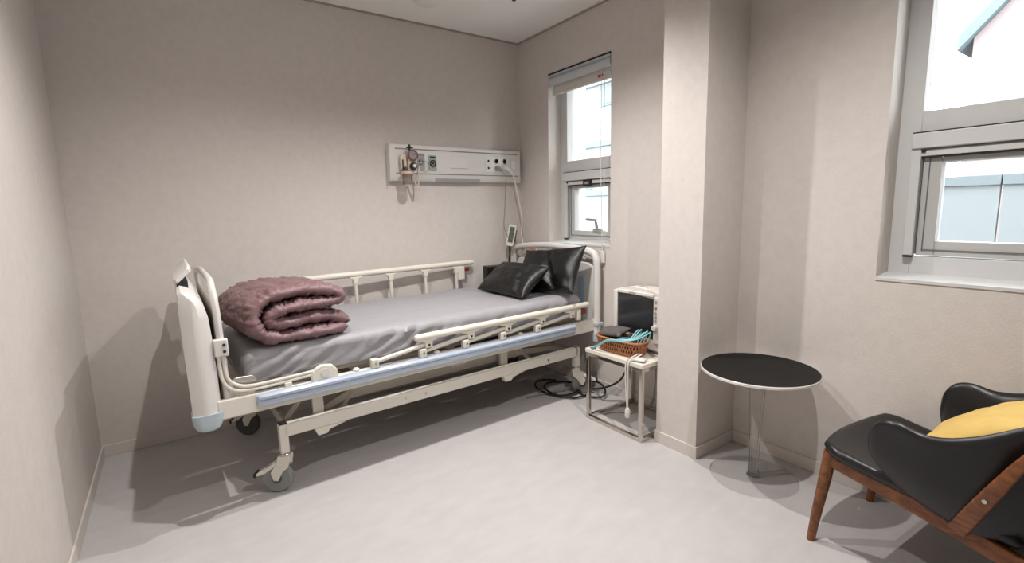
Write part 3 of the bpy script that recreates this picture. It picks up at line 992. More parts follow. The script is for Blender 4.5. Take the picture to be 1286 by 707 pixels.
sp_('regulator_body', box(B(), sx - 0.028, sx + 0.028, fy - 0.055, fy - 0.003, 1.525, 1.645), 'beige', bevel=0.008)
gg = sp_('gauge_ring', lathe(B(), [(0.0, 0.0), (0.034, 0.0), (0.036, -0.004), (0.036, -0.016), (0.028, -0.020), (0.026, -0.014), (0.0, -0.014)], (sx, fy - 0.055, 1.628), 32, 'y'), 'ring_red', smooth=True)
sp_('gauge_face', lathe(B(), [(0.0, -0.012), (0.027, -0.012), (0.027, -0.0155), (0, -0.0155)], (sx, fy - 0.055, 1.628), 28, 'y'), 'gauge', gg)
sp_('gauge_needle', box(B(), -0.0015, 0.0015, -0.001, 0.0, 0, 0.022, Matrix.Translation((sx, fy - 0.0705, 1.626)) @ Matrix.Rotation(0.8, 4, 'Y')), 'gasket', gg)
kn = sp_('control_knob', lathe(B(), [(0.0, 0.0), (0.024, 0.0), (0.024, -0.018), (0.02, -0.022), (0.0, -0.022)], (sx, fy - 0.055, 1.556), 28, 'y'), 'dark', smooth=True)
sp_('knob_cap', lathe(B(), [(0.0, 0.0), (0.012, 0.0), (0.011, -0.004), (0.0, -0.004)], (sx + 0.005, fy - 0.077, 1.558), 20, 'y'), 'abs', kn, smooth=True)
sp_('lever', box(B(), sx - 0.034, sx + 0.012, fy - 0.05, fy - 0.035, 1.676, 1.686), 'gasket', bevel=0.003)
sp_('lever_stem', cyl(B(), (sx - 0.012, fy - 0.042, 1.645), (sx - 0.012, fy - 0.042, 1.70), 0.007, n=12), 'gasket', smooth=True)
sp_('hose_fitting', box(B(), sx - 0.078, sx - 0.03, fy - 0.04, fy - 0.004, 1.535, 1.635), 'beige', bevel=0.012)
sp_('fitting_clip', box(B(), sx - 0.068, sx - 0.060, fy - 0.046, fy - 0.038, 1.53, 1.60), 'dark', bevel=0.002)
sp_('fitting_valve', cyl(B(), (sx - 0.05, fy - 0.05, 1.545), (sx - 0.05, fy - 0.035, 1.545), 0.009, n=12), 'rubber_dark')
jr = sp_('trap_jar', lathe(B(), [(0.0, 1.435), (0.030, 1.436), (0.034, 1.442), (0.034, 1.50), (0.03, 1.505), (0.0, 1.505)], (sx - 0.035, fy - 0.038, 0), 32), 'jar', smooth=True)
sp_('jar_lid', lathe(B(), [(0.0, 1.505), (0.040, 1.505), (0.042, 1.512), (0.04, 1.522), (0.0, 1.524)], (sx - 0.035, fy - 0.038, 0), 32), 'pink', jr, smooth=True)
sp_('jar_base', lathe(B(), [(0.0, 1.428), (0.034, 1.428), (0.036, 1.435), (0.0, 1.437)], (sx - 0.035, fy - 0.038, 0), 32), 'pink', jr, smooth=True)
ring = [(1.49 + 0.036 * math.cos(a * PI / 12), fy - 0.03, 1.560 + 0.036 * math.sin(a * PI / 12)) for a in range(24)]
sp_('tube_coil', tube(B(), ring, 0.004, 8, closed=True), 'jar', smooth=True)
sp_('drain_tube', tube(B(), smooth_path([(1.455, fy - 0.03, 1.56), (1.435, fy - 0.05, 1.53), (1.44, fy - 0.04, 1.48), (1.43, fy - 0.03, 1.41), (1.418, fy - 0.03, 1.44), (1.40, fy - 0.04, 1.50)], 8), 0.005, 8), 'beige', smooth=True)

# plugs and cords on the headwall
def plug(nm, x, z, m, path, r, label, group=None):
    t = thing(nm, label, 'plug', (x, fy, z), group=group)
    bm = B()
    tube(bm, [(x, fy - 0.005, z), (x, fy - 0.012, z), (x + 0.004, fy - 0.03, z - 0.004), (x + 0.014, fy - 0.045, z - 0.016), (x + 0.024, fy - 0.052, z - 0.030)], [0.017, 0.017, 0.016, 0.012, 0.005], 14)
    obj('plug_body', bm, m, t, smooth=True, world=True)
    obj('cord', tube(B(), smooth_path([(x + 0.022, fy - 0.051, z - 0.028)] + path, 8), r, 8), m, t, smooth=True, world=True)


plug('power_plug', 2.100, 1.567, 'grey_cable', [(2.150, fy - 0.05, 1.50), (2.165, fy - 0.02, 1.40), (2.16, fy - 0.012, 1.25), (2.150, fy - 0.012, 1.13), (2.165, fy - 0.02, 1.07), (2.185, fy - 0.03, 1.02)], 0.003, 'grey power plug with thin cord in the headwall socket')
plug('power_plug', 2.174, 1.567, 'white_cable', [(2.215, fy - 0.06, 1.52), (2.240, fy - 0.06, 1.42), (2.280, fy - 0.05, 1.28), (2.300, fy - 0.045, 1.17), (2.290, fy - 0.05, 1.05), (2.296, fy - 0.06, 0.95), (2.30, fy - 0.04, 0.60), (2.30, fy - 0.05, 0.25), (2.28, fy - 0.10, 0.02)], 0.005, 'white power plug with hanging white cord, rightmost socket')

# bed hand control hung above the head end
t = thing('hand_control', 'tilted white hand control with dark keypad hanging above the bed corner', 'remote', (2.205, 3.165, 0.975))
mx = Matrix.Translation((2.205, 3.175, 1.05)) @ Matrix.Rotation(math.radians(14), 4, 'Y') @ Matrix.Rotation(math.radians(-30), 4, 'Z')
bm = prism(B(), rrect(-0.030, 0.030, -0.085, 0.085, 0.012), -0.012, 0.012, 'y')
bmesh.ops.transform(bm, matrix=mx, verts=bm.verts)
rc = obj('control_body', bm, 'abs_cream', t, bevel=0.004, world=True)
obj('keypad', box(B(), -0.019, 0.019, -0.0145, -0.0122, -0.055, 0.068, mx), 'lcd', t, world=True)
for i in range(4):
    for sgn in (-1, 1):
        obj('key', box(B(), sgn * 0.009 - 0.005, sgn * 0.009 + 0.005, -0.016, -0.0144, -0.045 + i * 0.027, -0.030 + i * 0.027, mx), 'rubber_dark', t, world=True)
obj('hanging_clip', box(B(), 0.034, 0.040, -0.012, 0.012, -0.05, 0.05, mx), 'dark', t, world=True, bevel=0.002)
obj('control_cord', tube(B(), smooth_path([(2.185, 3.17, 0.97), (2.188, 3.175, 0.90), (2.178, 3.18, 0.82), (2.172, 3.19, 0.72), (2.18, 3.20, 0.50)], 8), 0.007, 8), 'dark', t, smooth=True, world=True)

# ------------------------------------------------------------------ roller blind over the far window
BL = thing('roller_blind', 'rolled-up pale blind at the top of the window beside the bed', 'blind', (XR + 0.02, 2.58, 2.21))


def bl(nm, bm, m, par=None, **k):
    return obj(nm, bm, m, par or BL, world=True, **k)


ya, yb = 2.276, 2.885
cs = bl('cassette', prism(B(), [(XR + 0.055, 2.205), (XR - 0.002, 2.205), (XR - 0.008, 2.190), (XR - 0.008, 2.150), (XR + 0.004, 2.128), (XR + 0.055, 2.128)], ya, yb, 'y'), 'blind_case', bevel=0.003)
bl('cassette_groove', box(B(), XR - 0.0095, XR - 0.006, ya, yb - 0.02, 2.172, 2.188), 'blind_blue', cs)
bl('cassette_top_line', box(B(), XR - 0.004, XR + 0.05, ya, yb + 0.004, 2.205, 2.2135), 'gasket', cs)
bl('cassette_end', box(B(), XR - 0.010, XR + 0.055, yb, yb + 0.006, 2.125, 2.207), 'blind_case', cs, bevel=0.002)
bl('blind_fabric', box(B(), XR + 0.020, XR + 0.024, ya + 0.01, yb - 0.03, 2.095, 2.14), 'blind')
hm = bl('hem_bar', box(B(), XR + 0.012, XR + 0.032, ya + 0.01, yb - 0.025, 2.062, 2.112), 'blind', bevel=0.003)
bl('hem_tag', box(B(), XR + 0.009, XR + 0.012, 2.352, 2.395, 2.083, 2.100), 'tag_red', hm)
for dy in (0.0, 0.028):
    bl('pull_chain', tube(B(), [(XR - 0.012, 2.315 + dy, 2.14), (XR - 0.014, 2.315 + dy, 1.5), (XR - 0.014, 2.310 + dy * .6, 0.96)], 0.0022, 6), 'white_cable', smooth=True)
bl('chain_weight', box(B(), XR - 0.022, XR - 0.006, 2.306, 2.338, 0.885, 0.965), 'abs', bevel=0.005)

# ------------------------------------------------------------------ bedside table
tx0, tx1, ty0, ty1, tz = 1.952, 2.350, 1.640, 2.060, 0.434
BT_ = thing('bedside_table', 'square bedside table with cream top and chrome cube frame', 'table', ((tx0 + tx1) / 2, (ty0 + ty1) / 2, 0))


def bt(nm, bm, m, **k):
    return obj(nm, bm, m, BT_, world=True, **k)


bt('table_top', box(B(), tx0 - 0.004, tx1, ty0 - 0.004, ty1 + 0.004, tz - 0.024, tz), 'marble', bevel=0.003)
q_ = 0.022
for x in (tx0, tx1 - q_):
    for y in (ty0, ty1 - q_):
        bt('leg', box(B(), x, x + q_, y, y + q_, 0.0, tz - 0.024), 'chrome', bevel=0.002)
for z0, z1 in ((0.0, q_), (tz - 0.024 - q_, tz - 0.024)):
    for y in (ty0, ty1 - q_):
        bt('frame_bar', box(B(), tx0 + q_, tx1 - q_, y, y + q_, z0, z1), 'chrome', bevel=0.002)
    for x in (tx0, tx1 - q_):
        bt('frame_bar', box(B(), x, x + q_, ty0 + q_, ty1 - q_, z0, z1), 'chrome', bevel=0.002)

# ------------------------------------------------------------------ patient monitor
mx0 = 2.145
my0, my1 = 1.652, 2.022
MO = thing('patient_monitor', 'white patient monitor with black screen on the bedside table', 'monitor', (2.23, 1.84, tz))


def mo(nm, bm, m, par=None, **k):
    return obj(nm, bm, m, par or MO, world=True, **k)


bm = B()
ymid = (my0 + my1) / 2
poly = [(my1, 0.455), (my1 + 0.004, 0.60), (my1 - 0.002, 0.762)] + [(my1 - 0.004 - (my1 - my0 - 0.008) * i / 10, 0.770 + 0.030 * math.sin(PI * i / 10)) for i in range(11)] + [(my0, 0.60), (my0, 0.455)]
rings = []
for x, g in ((mx0, 0.985), (mx0 + 0.012, 1.0), (mx0 + 0.07, 1.0), (mx0 + 0.14, 0.95), (mx0 + 0.165, 0.90)):
    rings.append([Vector((x, ymid + (y - ymid) * g, 0.62 + (z - 0.62) * g)) for y, z in poly])
loft(bm, rings)
mo('monitor_body', bm, 'monitor', smooth=True, angle=30)
mo('monitor_foot', box(B(), mx0 + 0.03, mx0 + 0.14, my0 + 0.03, my1 - 0.03, tz, 0.475), 'monitor', bevel=0.006)
# recessed screen with slanted head
poly = [(my1 - 0.036, 0.535), (my1 - 0.036, 0.752), (my1 - 0.15, 0.757), (my0 + 0.072, 0.745), (my0 + 0.072, 0.520)]
mo('screen', prism(B(), poly, mx0 - 0.004, mx0 + 0.004, 'x'), 'screen')
bm = B()
box(bm, mx0 - 0.010, mx0 + 0.004, my1 - 0.034, my1 - 0.006, 0.50, 0.768)
box(bm, mx0 - 0.010, mx0 + 0.004, my0 + 0.006, my0 + 0.070, 0.50, 0.760)
box(bm, mx0 - 0.010, mx0 + 0.004, my0 + 0.070, my1 - 0.034, 0.757, 0.775)
mo('bezel', bm, 'monitor', bevel=0.003)
mo('maker_mark', box(B(), mx0 - 0.0115, mx0 - 0.0095, ymid + 0.01, ymid + 0.06, 0.764, 0.769), 'grey_btn')
ky = my0 + 0.055
for z, m_ in ((0.735, 'grey_btn'), (0.70, 'knob_orange'), (0.672, 'grey_btn'), (0.650, 'grey_btn'), (0.628, 'grey_btn')):
    mo('button', lathe(B(), [(0.0, 0.0), (0.009, 0.0), (0.008, -0.004), (0.0, -0.004)], (mx0 - 0.010, ky, z), 14, 'x'), m_, smooth=True)
mo('dial', lathe(B(), [(0.0, 0.0), (0.016, 0.0), (0.015, -0.018), (0.012, -0.021), (0.0, -0.021)], (mx0 - 0.010, ky, 0.590), 24, 'x'), 'abs', smooth=True)
mo('top_grip_seam', box(B(), mx0 + 0.03, mx0 + 0.05, ymid - 0.03, ymid + 0.02, 0.797, 0.802), 'grey_btn')

# ------------------------------------------------------------------ rattan basket with leads
bcx, bcy = 2.045, 1.865
BA = thing('rattan_basket', 'small brown woven rattan basket on the bedside table in front of the monitor', 'basket', (bcx, bcy, tz), math.radians(3))


def basket_loop(a, b, n, ph=0.0, amp=0.0, k=0):
    pts = []
    for i in range(n):
        t = 2 * PI * i / n
        c, s = math.cos(t), math.sin(t)
        px = a * abs(c) ** 0.55 * (1 if c >= 0 else -1)
        py = b * abs(s) ** 0.55 * (1 if s >= 0 else -1)
        rr = 1 + (amp / max(a, b)) * math.cos(k * t + ph)
        pts.append((px * rr, py * rr))
    return pts


_loop = [(0.06 * abs(math.cos(i * PI / 720)) ** 0.55 * (1 if math.cos(i * PI / 720) >= 0 else -1), 0.14 * abs(math.sin(i * PI / 720)) ** 0.55 * (1 if math.sin(i * PI / 720) >= 0 else -1)) for i in range(1441)]
_arc = [0.0]
for i in range(1440):
    _arc.append(_arc[-1] + math.hypot(_loop[i + 1][0] - _loop[i][0], _loop[i + 1][1] - _loop[i][1]))


def even_t(t):
    # spread strands evenly along the rim
    w = (t / (2 * PI)) % 1.0 * _arc[-1]
    lo, hi = 0, 1440
    while hi - lo > 1:
        mid = (lo + hi) // 2
        if _arc[mid] <= w:
            lo = mid
        else:
            hi = mid
    return (lo + (w - _arc[lo]) / max(1e-9, _arc[hi] - _arc[lo])) * PI / 720


def basket_pt(t, f, off=0.0):
    t = even_t(t)
    c, s_ = math.cos(t), math.sin(t)
    return ((0.056 + 0.016 * f + off) * abs(c) ** 0.55 * (1 if c >= 0 else -1), (0.132 + 0.024 * f + off) * abs(s_) ** 0.55 * (1 if s_ >= 0 else -1), 0.006 + 0.078 * f)


bm = B()
NST = 44
for sgn in (-1, 1):
    for i in range(NST):
        pts = []
        for k in range(7):
            f = k / 6
            t = 2 * PI * (i + sgn * f * 1.6) / NST
            pts.append(basket_pt(t, f, 0.0022 * (1 if (k + (sgn > 0)) % 2 else -1)))
        tube(bm, pts, 0.0036, 5)
obj('weave', bm, 'rattan', BA, smooth=True)
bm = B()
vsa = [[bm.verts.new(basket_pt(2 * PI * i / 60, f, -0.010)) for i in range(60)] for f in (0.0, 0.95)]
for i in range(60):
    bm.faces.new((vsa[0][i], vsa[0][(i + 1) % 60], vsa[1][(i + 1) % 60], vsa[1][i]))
obj('gap_shade_liner', bm, 'weave_shade', BA, smooth=True)  # dark sheet added behind the open weave to shade its gaps
obj('rim', tube(B(), [(x, y, 0.085) for x, y in basket_loop(0.073, 0.157, 80)], 0.0065, 8, closed=True), 'rattan', BA, smooth=True)
bm = B()
prism(bm, basket_loop(0.056, 0.128, 48), 0.002, 0.008, 'z')
obj('basket_base', bm, 'rattan', BA)

o = obj('pressure_cuff', pillow_bm(0.17, 0.11, 0.05, 2.0, 0.008, 20, 16), 'cuff', None, smooth=True, angle=80)
place(o, (2.045, 1.930, tz + 0.108), (0.05, -1, 0.12), (0.9, 0.05, 0.25))
tag(o, 'folded grey blood pressure cuff in the rattan basket', 'cuff')
t = thing('black_lead', 'coiled black lead with connector in the basket', 'cable', (2.03, 1.87, tz + 0.02))
pts = []
for i in range(90):
    a = i * 0.21
    pts.append((2.04 + (0.034 + 0.006 * math.sin(a * 1.7)) * math.cos(a), 1.84 + 0.055 * math.sin(a), tz + 0.055 + 0.0006 * i))
obj('coiled_cord', tube(B(), pts, 0.005, 7), 'black_cable', t, smooth=True, world=True)
obj('connector', cyl(B(), (2.00, 1.875, tz + 0.100), (2.04, 1.85, tz + 0.118), 0.014, 0.011, 14), 'dark', t, smooth=True, world=True)
t = thing('ecg_leads', 'bundle of teal monitor leads draped over the basket', 'cable', (2.03, 1.78, tz))
for k in range(5):
    d = k * 0.014
    w = 0.004 * math.sin(k * 2.3)
    pts = smooth_path([(2.075, 1.800 - d * 1.3, tz + 0.060), (2.088, 1.790 - d * 1.5, tz + 0.115 + w), (2.078, 1.775 - d * 1.5, tz + 0.142 + 2 * w), (2.050, 1.772 - d * 1.35, tz + 0.132 + w), (2.005, 1.775 - d * 0.9, tz + 0.102 + 0.002 * k), (1.972, 1.815 - d * .4 + w, tz + 0.098 - 0.002 * k),
                       (1.955, 1.90 + w, tz + 0.072 + 0.0045 * (k % 3)), (1.952 + 0.003 * (k // 3), 1.97 + w, tz + 0.026 + 0.004 * (k % 3)), (1.956, 2.01 + d * .4, tz + 0.008)], 8)
    obj('lead_wire', tube(B(), pts, 0.0033, 7), 'teal', t, smooth=True, world=True)
obj('lead_end', cyl(B(), (1.958, 1.985, tz + 0.014), (1.957, 2.02, tz + 0.008), 0.006, 0.005, 10), 'dark', t, world=True)
t = thing('white_sensor_cord', 'white cord hanging over the front of the bedside table with a small white plug', 'cord', (1.945, 1.735, 0.12))
pts = smooth_path([(2.02, 1.70, tz + 0.03), (1.975, 1.715, tz + 0.012), (1.950, 1.722, tz + 0.006), (1.938, 1.724, tz - 0.03), (1.938, 1.724, 0.30), (1.937, 1.722, 0.17)], 8)
obj('cord', tube(B(), pts, 0.004, 7), 'white_cable', t, smooth=True, world=True)
pts = smooth_path([(2.02, 1.72, tz + 0.03), (1.975, 1.735, tz + 0.012), (1.950, 1.740, tz + 0.006), (1.940, 1.742, tz - 0.03), (1.941, 1.740, 0.30), (1.937, 1.724, 0.17)], 8)
obj('cord', tube(B(), pts, 0.004, 7), 'white_cable', t, smooth=True, world=True)
obj('plug_end', lathe(B(), [(0.0, 0.12), (0.012, 0.122), (0.015, 0.135), (0.014, 0.165), (0.008, 0.178), (0, 0.178)], (1.937, 1.722, 0), 16), 'abs', t, smooth=True, world=True)
o = obj('sensor_clip', pillow_bm(0.07, 0.05, 0.018, 6.0, 0.004, 14, 12), 'abs', None, smooth=True)
place(o, (1.985, 1.685, tz + 0.012), (0.3, -1, 0.0), (1, 0.3, 0.0))
tag(o, 'small white sensor clip on the front corner of the bedside table', 'clip')

# floor cables
t = thing('power_cable', 'black power cable looping across the floor under the bed head to the table', 'cable', (2.15, 2.45, 0))
pts = []
for i in range(64):
    a = i * 0.2 + 0.6
    pts.append((2.10 + 0.13 * math.cos(a) + 0.0009 * i, 2.56 + 0.15 * math.sin(a) - 0.0022 * i, 0.010 + 0.012 * abs(math.sin(i * 0.19))))
obj('cable_coil', tube(B(), smooth_path(pts, 3), 0.0065, 8), 'black_cable', t, smooth=True, world=True)
pts = smooth_path([pts[-1], (2.30, 2.46, 0.03), (2.32, 2.35, 0.06), (2.30, 2.25, 0.05), (2.24, 2.20, 0.02), (2.18, 2.27, 0.01), (2.18, 2.36, 0.01), (2.24, 2.36, 0.02), (2.31, 2.25, 0.05), (2.335, 2.13, 0.14), (2.345, 2.075, 0.30), (2.350, 2.068, 0.44), (2.335, 2.03, 0.50), (2.30, 1.99, 0.53)], 8)
obj('cable_run', tube(B(), pts, 0.0065, 8), 'black_cable', t, smooth=True, world=True)
o = obj('white_floor_cable', tube(B(), smooth_path([(1.85, 2.52, 0.008), (1.98, 2.50, 0.008), (2.10, 2.46, 0.022), (2.20, 2.42, 0.03), (2.27, 2.30, 0.008), (2.22, 2.18, 0.008), (2.30, 2.10, 0.006), (2.345, 2.02, 0.006)], 8), 0.005, 8), 'grey_cable', None, smooth=True)
tag(o, 'thin grey cord lying on the floor by the bed head caster', 'cord')
o = obj('thin_floor_cord', tube(B(), smooth_path([(2.06, 2.02, 0.004), (2.14, 2.00, 0.004), (2.20, 1.93, 0.004), (2.30, 1.92, 0.004), (2.350, 1.89, 0.05), (2.352, 1.87, 0.25), (2.353, 1.86, 0.43)], 8), 0.003, 7), 'grey_cable', None, smooth=True)
tag(o, 'thin grey cord on the floor under the bedside table', 'cord')

# ------------------------------------------------------------------ round side table
rx, ry, rz, rr = 2.110, 1.112, 0.521, 0.243
RT = thing('round_table', 'round side table with black top on clear acrylic stem and base', 'table', (rx, ry, 0))
obj('table_top', lathe(B(), [(0.0, rz - 0.010), (rr - 0.004, rz - 0.010), (rr - 0.003, rz - 0.001), (rr - 0.004, rz), (0.0, rz)], n=96), 'tabletop', RT, smooth=True)
obj('top_rim', lathe(B(), [(0.0, rz - 0.014), (rr - 0.002, rz - 0.014), (rr, rz - 0.012), (rr, rz - 0.004), (rr - 0.0025, rz - 0.0005), (rr - 0.0045, rz - 0.012), (0.0, rz - 0.012)], n=96), 'acrylic_rim', RT, smooth=True)
obj('stem', lathe(B(), [(0.0, 0.008), (0.030, 0.008), (0.026, 0.014), (0.022, 0.030), (0.020, 0.060), (0.021, 0.12), (0.030, 0.36), (0.038, rz - 0.018), (0.0, rz - 0.018)], n=48), 'acrylic', RT, smooth=True)
obj('stem_core', lathe(B(), [(0.0, 0.02), (0.010, 0.03), (0.012, 0.12), (0.020, 0.36), (0.026, rz - 0.019), (0.0, rz - 0.019)], n=32), 'acrylic', RT, smooth=True)
obj('base_disc', lathe(B(), [(0.0, 0.0), (0.184, 0.0), (0.186, 0.002), (0.186, 0.006), (0.183, 0.008), (0.0, 0.008)], n=96), 'acrylic', RT, smooth=True)

# ------------------------------------------------------------------ armchair
AC = thing('armchair', 'low black leather shell armchair with walnut frame at the right edge', 'armchair', (2.065, 0.425, 0), math.radians(-4))


def ac(nm, bm, m, par=None, **k):
    return obj(nm, bm, m, par or AC, **k)


for s in (-1, 1):
    ac('leg', tube(B(), [(s * 0.228, 0.310, 0.0), (s * 0.224, 0.300, 0.10), (s * 0.217, 0.282, 0.25), (s * 0.213, 0.270, 0.365)], [0.014, 0.0165, 0.020, 0.021], 16), 'walnut', smooth=True)
    bm = B()
    sec = lambda w, h: rrect(-w, w, -h, h, min(w, h) * 0.5, 3)
    rings = []
    for y, z, w, h in ((0.275, 0.338, 0.015, 0.026), (0.12, 0.316, 0.0145, 0.030), (-0.05, 0.285, 0.0145, 0.030), (-0.22, 0.245, 0.014, 0.028), (-0.38, 0.205, 0.013, 0.024)):
        rings.append([Vector((s * 0.213 + a, y, z + b)) for a, b in sec(w, h)])
    loft(bm, rings)
    ac('side_rail', bm, 'walnut', smooth=True, angle=50)
    ac('rear_leg', tube(B(), [(s * 0.218, -0.400, 0.0), (s * 0.215, -0.36, 0.20), (s * 0.213, -0.345, 0.27)], [0.013, 0.018, 0.018], 14), 'walnut', smooth=True)
    bm = B()
    rings = []
    for x, y, z, w, h in ((0.232, -0.095, 0.280, 0.012, 0.022), (0.272, -0.135, 0.37, 0.012, 0.020), (0.298, -0.175, 0.46, 0.011, 0.018), (0.304, -0.215, 0.55, 0.010, 0.014), (0.285, -0.262, 0.64, 0.009, 0.010)):
        rings.append([Vector((s * x + a, y + b, z + 0.35 * b)) for a, b in sec(w, h)])
    loft(bm, rings)
    bs = ac('back_support', bm, 'walnut', smooth=True, angle=50)
    ac('brass_screw', cyl(B(), (s * 0.300, -0.163, 0.432), (s * 0.306, -0.163, 0.432), 0.006, n=10), 'steel', bs)
ac('front_stretcher', box(B(), -0.20, 0.20, 0.262, 0.286, 0.300, 0.350), 'walnut', bevel=0.006)
ac('rear_stretcher', box(B(), -0.20, 0.20, -0.36, -0.335, 0.205, 0.25), 'walnut', bevel=0.006)

# seat shell: upholstered dish with a rolled nose
bm = B()
NU, NV = 36, 30
top, bot = [], []
for i in range(NU + 1):
    u = -1 + 2 * i / NU
    ra, rb = [], []
    for j in range(NV + 1):
        v = j / NV
        y = 0.325 - v * 0.56
        wid = 0.262 - 0.05 * max(0, (0.14 - v) / 0.14) ** 2 - 0.035 * v
        x = u * wid
        y += -0.030 * (abs(u) ** 2.2) * (1 - v)
        zt = 0.405 - 0.105 * v - 0.016 * (1 - u * u) * min(1, v * 3) + 0.03 * abs(u) ** 3 * v
        th = 0.042
        en = min(1.0, min(v, 1 - v) / 0.05, (1 - abs(u)) / 0.06)
        q = math.sqrt(max(0.0, 1 - (1 - en) ** 2))
        ra.append(Vector((x, y, zt - th * 0.5 + th * 0.5 * q)))
        rb.append(Vector((x, y, zt - th * 0.5 - th * 0.5 * q)))
    top.append(ra)
    bot.append(rb)
for g, sgn in ((top, 1), (bot, -1)):
    vs = [[bm.verts.new(p) for p in r] for r in g]
    for i in range(NU):
        for j in range(NV):
            bm.faces.new((vs[i][j], vs[i + 1][j], vs[i + 1][j + 1], vs[i][j + 1]))
bmesh.ops.remove_doubles(bm, verts=bm.verts, dist=1e-5)
ac('seat', bm, 'leather', smooth=True, angle=80)

# wrap-around back shell with wings
NS, NT = 110, 24


def shell_pt(s, t, off):
    """s in -1..1 from near wing tip round the back to the far wing tip, t 0..1 bottom to top"""
    a = abs(s)
    sg = -1 if s < 0 else 1
    ang = a * 1.0
    # plan curve
    ctrl = [(0.0, -0.345), (0.10, -0.335), (0.195, -0.285), (0.252, -0.19), (0.275, -0.07), (0.285, 0.04), (0.288, 0.128)]
    k = ang * (len(ctrl) - 1)
    i = min(int(k), len(ctrl) - 2)
    f = k - i
    def cp(ix):
        ix = abs(ix)
        if ix > len(ctrl) - 1:
            return Vector((2 * ctrl[-1][0] - ctrl[-2][0], 2 * ctrl[-1][1] - ctrl[-2][1]))
        return Vector(ctrl[ix])
    p0 = cp(i - 1) if i > 0 else Vector((-ctrl[1][0], ctrl[1][1]))
    p1, p2, p3 = cp(i), cp(i + 1), cp(i + 2)
    p = 0.5 * ((2 * p1) + (p2 - p0) * f + (2 * p0 - 5 * p1 + 4 * p2 - p3) * f * f + (3 * p1 - p0 - 3 * p2 + p3) * f ** 3)
    tn = (0.5 * ((p2 - p0) + 2 * (2 * p0 - 5 * p1 + 4 * p2 - p3) * f + 3 * (3 * p1 - p0 - 3 * p2 + p3) * f * f)).normalized()
    nr = Vector((tn.y, -tn.x))
    # outline heights: back high, dip, then the rounded wing
    def tab(T, x):
        n = len(T)
        for i_ in range(n - 1):
            if x <= T[i_ + 1][0] or i_ == n - 2:
                (xa, ya), (xb, yb) = T[i_], T[i_ + 1]
                ma = 0.0 if i_ == 0 else (yb - T[i_ - 1][1]) / (xb - T[i_ - 1][0])
                mb = (T[i_ + 2][1] - ya) / (T[i_ + 2][0] - xa) if i_ < n - 2 else (yb - ya) / (xb - xa)
                g = (x - xa) / (xb - xa)
                w = xb - xa
                return ((2 * g ** 3 - 3 * g * g + 1) * ya + (g ** 3 - 2 * g * g + g) * w * ma
                        + (3 * g * g - 2 * g ** 3) * yb + (g ** 3 - g * g) * w * mb)
    zt = tab([(0, 0.745), (0.25, 0.735), (0.45, 0.685), (0.62, 0.598), (0.74, 0.570), (0.86, 0.588), (1.0, 0.600)], a)
    zb = tab([(0, 0.235), (0.3, 0.240), (0.55, 0.262), (0.72, 0.300), (0.86, 0.338), (1.0, 0.375)], a)
    zt0, zb0 = zt, zb
    a0 = 0.80
    if a > a0:
        x_ = (a - a0) / (1 - a0)
        sq = max(0.0, 1 - x_ ** 2.4) ** 0.5
        zm = 0.488
        zt = zm + (zt - zm) * sq
        zb = zm + (zb - zm) * sq
    z = zb + (zt - zb) * t
    t = (z - zb0) / (zt0 - zb0)
    # flare outward near the top, tuck in at the bottom
    fl = 0.030 * (t - 0.5) + 0.03 * max(0, t - 0.7) ** 2 * 4 - 0.055 * max(0, 0.55 - t) ** 2 * 3
    lean = -0.12 * (z - 0.45) * (1 - a) ** 0.6
    q = p + nr * (fl + off)
    return Vector((sg * q.x, q.y + lean, z))


bm = B()
rings = []
for i in range(NS + 1):
    s = math.sin(PI / 2 * math.sin(PI / 2 * (-1 + 2 * i / NS)))
    s = max(-0.9995, min(0.9995, s))
    a = abs(s)
    ed = min(1.0, (1 - a) / 0.05)
    ring = []
    for j in range(NT + 1):
        t = j / NT
        e = min(1.0, min(t, 1 - t) / 0.10)
        h = 0.017 * math.sqrt(max(0.0, 1 - (1 - e) ** 2)) * math.sqrt(max(0.05, 1 - (1 - ed) ** 2)) + 0.001
        ring.append(shell_pt(s, t, h))
    for j in range(NT, -1, -1):
        t = j / NT
        e = min(1.0, min(t, 1 - t) / 0.10)
        h = 0.017 * math.sqrt(max(0.0, 1 - (1 - e) ** 2)) * math.sqrt(max(0.05, 1 - (1 - ed) ** 2)) + 0.001
        ring.append(shell_pt(s, t, -h))
    rings.append(ring)
loft(bm, rings)
ac('back_shell', bm, 'leather', smooth=True, angle=80)

o = obj('throw_cushion', pillow_bm(0.42, 0.36, 0.13, 3.0, 0.006), 'yellow', None, smooth=True, angle=80)
place(o, (2.062, 0.345, 0.520), (1, -0.07, 0.0), (0.02, -0.78, 0.58))
tag(o, 'mustard yellow cushion sitting in the black armchair', 'cushion')

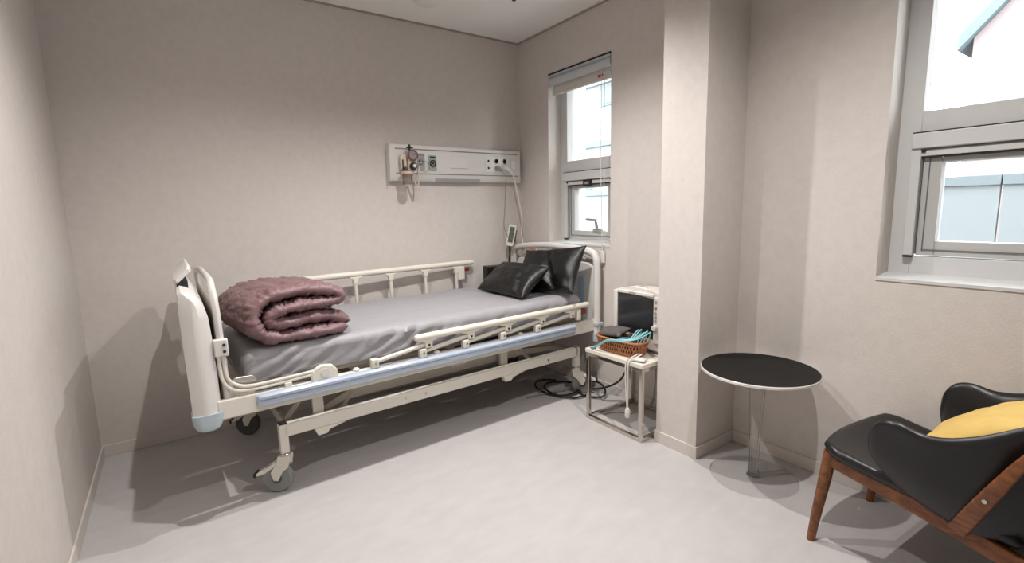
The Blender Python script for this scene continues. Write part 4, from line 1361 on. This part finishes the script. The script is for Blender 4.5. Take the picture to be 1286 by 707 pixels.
# ------------------------------------------------------------------ outdoors
NB = thing('brick_house', 'pale pink brick house with gable seen through the right window', 'house', (8.0, 0.0, -0.5))
bm = B()
prism(bm, [(1.87, -0.5), (1.87, 3.13), (-0.9, 6.3), (-4.0, 3.13), (-4.0, -0.5)], 8.0, 12.0, 'x')
obj('gable_wall', bm, 'ext_brick', NB, world=True)
bm = B()
prism(bm, [(1.99, 3.00), (1.99, 3.16), (-0.9, 6.50), (-0.9, 6.30)], 7.9, 12.0, 'x')
obj('roof_verge', bm, 'ext_verge', NB, world=True)
bm = B()
prism(bm, [(-4.1, 3.00), (-4.1, 3.16), (-0.9, 6.50), (-0.9, 6.30)], 7.9, 12.0, 'x')
obj('roof_verge', bm, 'ext_verge', NB, world=True)
FN = thing('boundary_fence', 'pale blue panel fence outside the right window', 'fence', (5.0, 0.5, -0.5))
for i in range(7):
    y = -2.4 + i * 0.665
    obj('fence_panel', box(B(), 5.0, 5.05, y + 0.008, y + 0.657, -0.5, 1.35), 'ext_blue', FN, world=True, bevel=0.004)
    obj('fence_coping', box(B(), 4.975, 5.075, y + 0.004, y + 0.661, 1.35, 1.425), 'ext_blue2', FN, world=True, bevel=0.004)
NB2 = thing('rendered_building', 'pale rendered building seen through the window beside the bed', 'building', (7.0, 7.0, -0.5))
obj('facade', box(B(), 7.0, 9.0, 4.0, 8.2, -0.5, 5.5), 'ext_white', NB2, world=True)
obj('band', box(B(), 6.93, 7.0, 4.0, 8.2, 2.42, 2.52), 'ext_blue2', NB2, world=True)
obj('band', box(B(), 6.90, 7.0, 4.0, 8.2, 3.55, 3.70), 'ext_blue', NB2, world=True)
w_ = obj('window', box(B(), 6.97, 7.0, 6.35, 6.95, 3.15, 3.5), 'ext_blue2', NB2, world=True)
obj('pane', box(B(), 6.96, 6.97, 6.40, 6.90, 3.19, 3.46), 'ext_verge', w_, world=True)
obj('window', box(B(), 6.97, 7.0, 7.2, 7.6, 1.62, 1.95), 'ext_blue2', NB2, world=True)
FN2 = thing('low_garden_wall', 'low pale garden wall outside the window beside the bed', 'wall', (5.0, 5.5, -0.5))
obj('wall_block', box(B(), 5.0, 5.12, 3.6, 7.2, -0.5, 1.42), 'ext_blue', FN2, world=True, bevel=0.004)
obj('wall_coping', box(B(), 4.96, 5.16, 3.55, 7.25, 1.42, 1.49), 'ext_blue2', FN2, world=True, bevel=0.004)
g = obj('ground', box(B(), XO + 0.02, 14.0, -8.0, 14.0, -0.7, -0.5), 'ext_ground', None)
g['kind'] = 'structure'
g['label'] = 'pale concrete ground outside the windows'
g['category'] = 'ground'
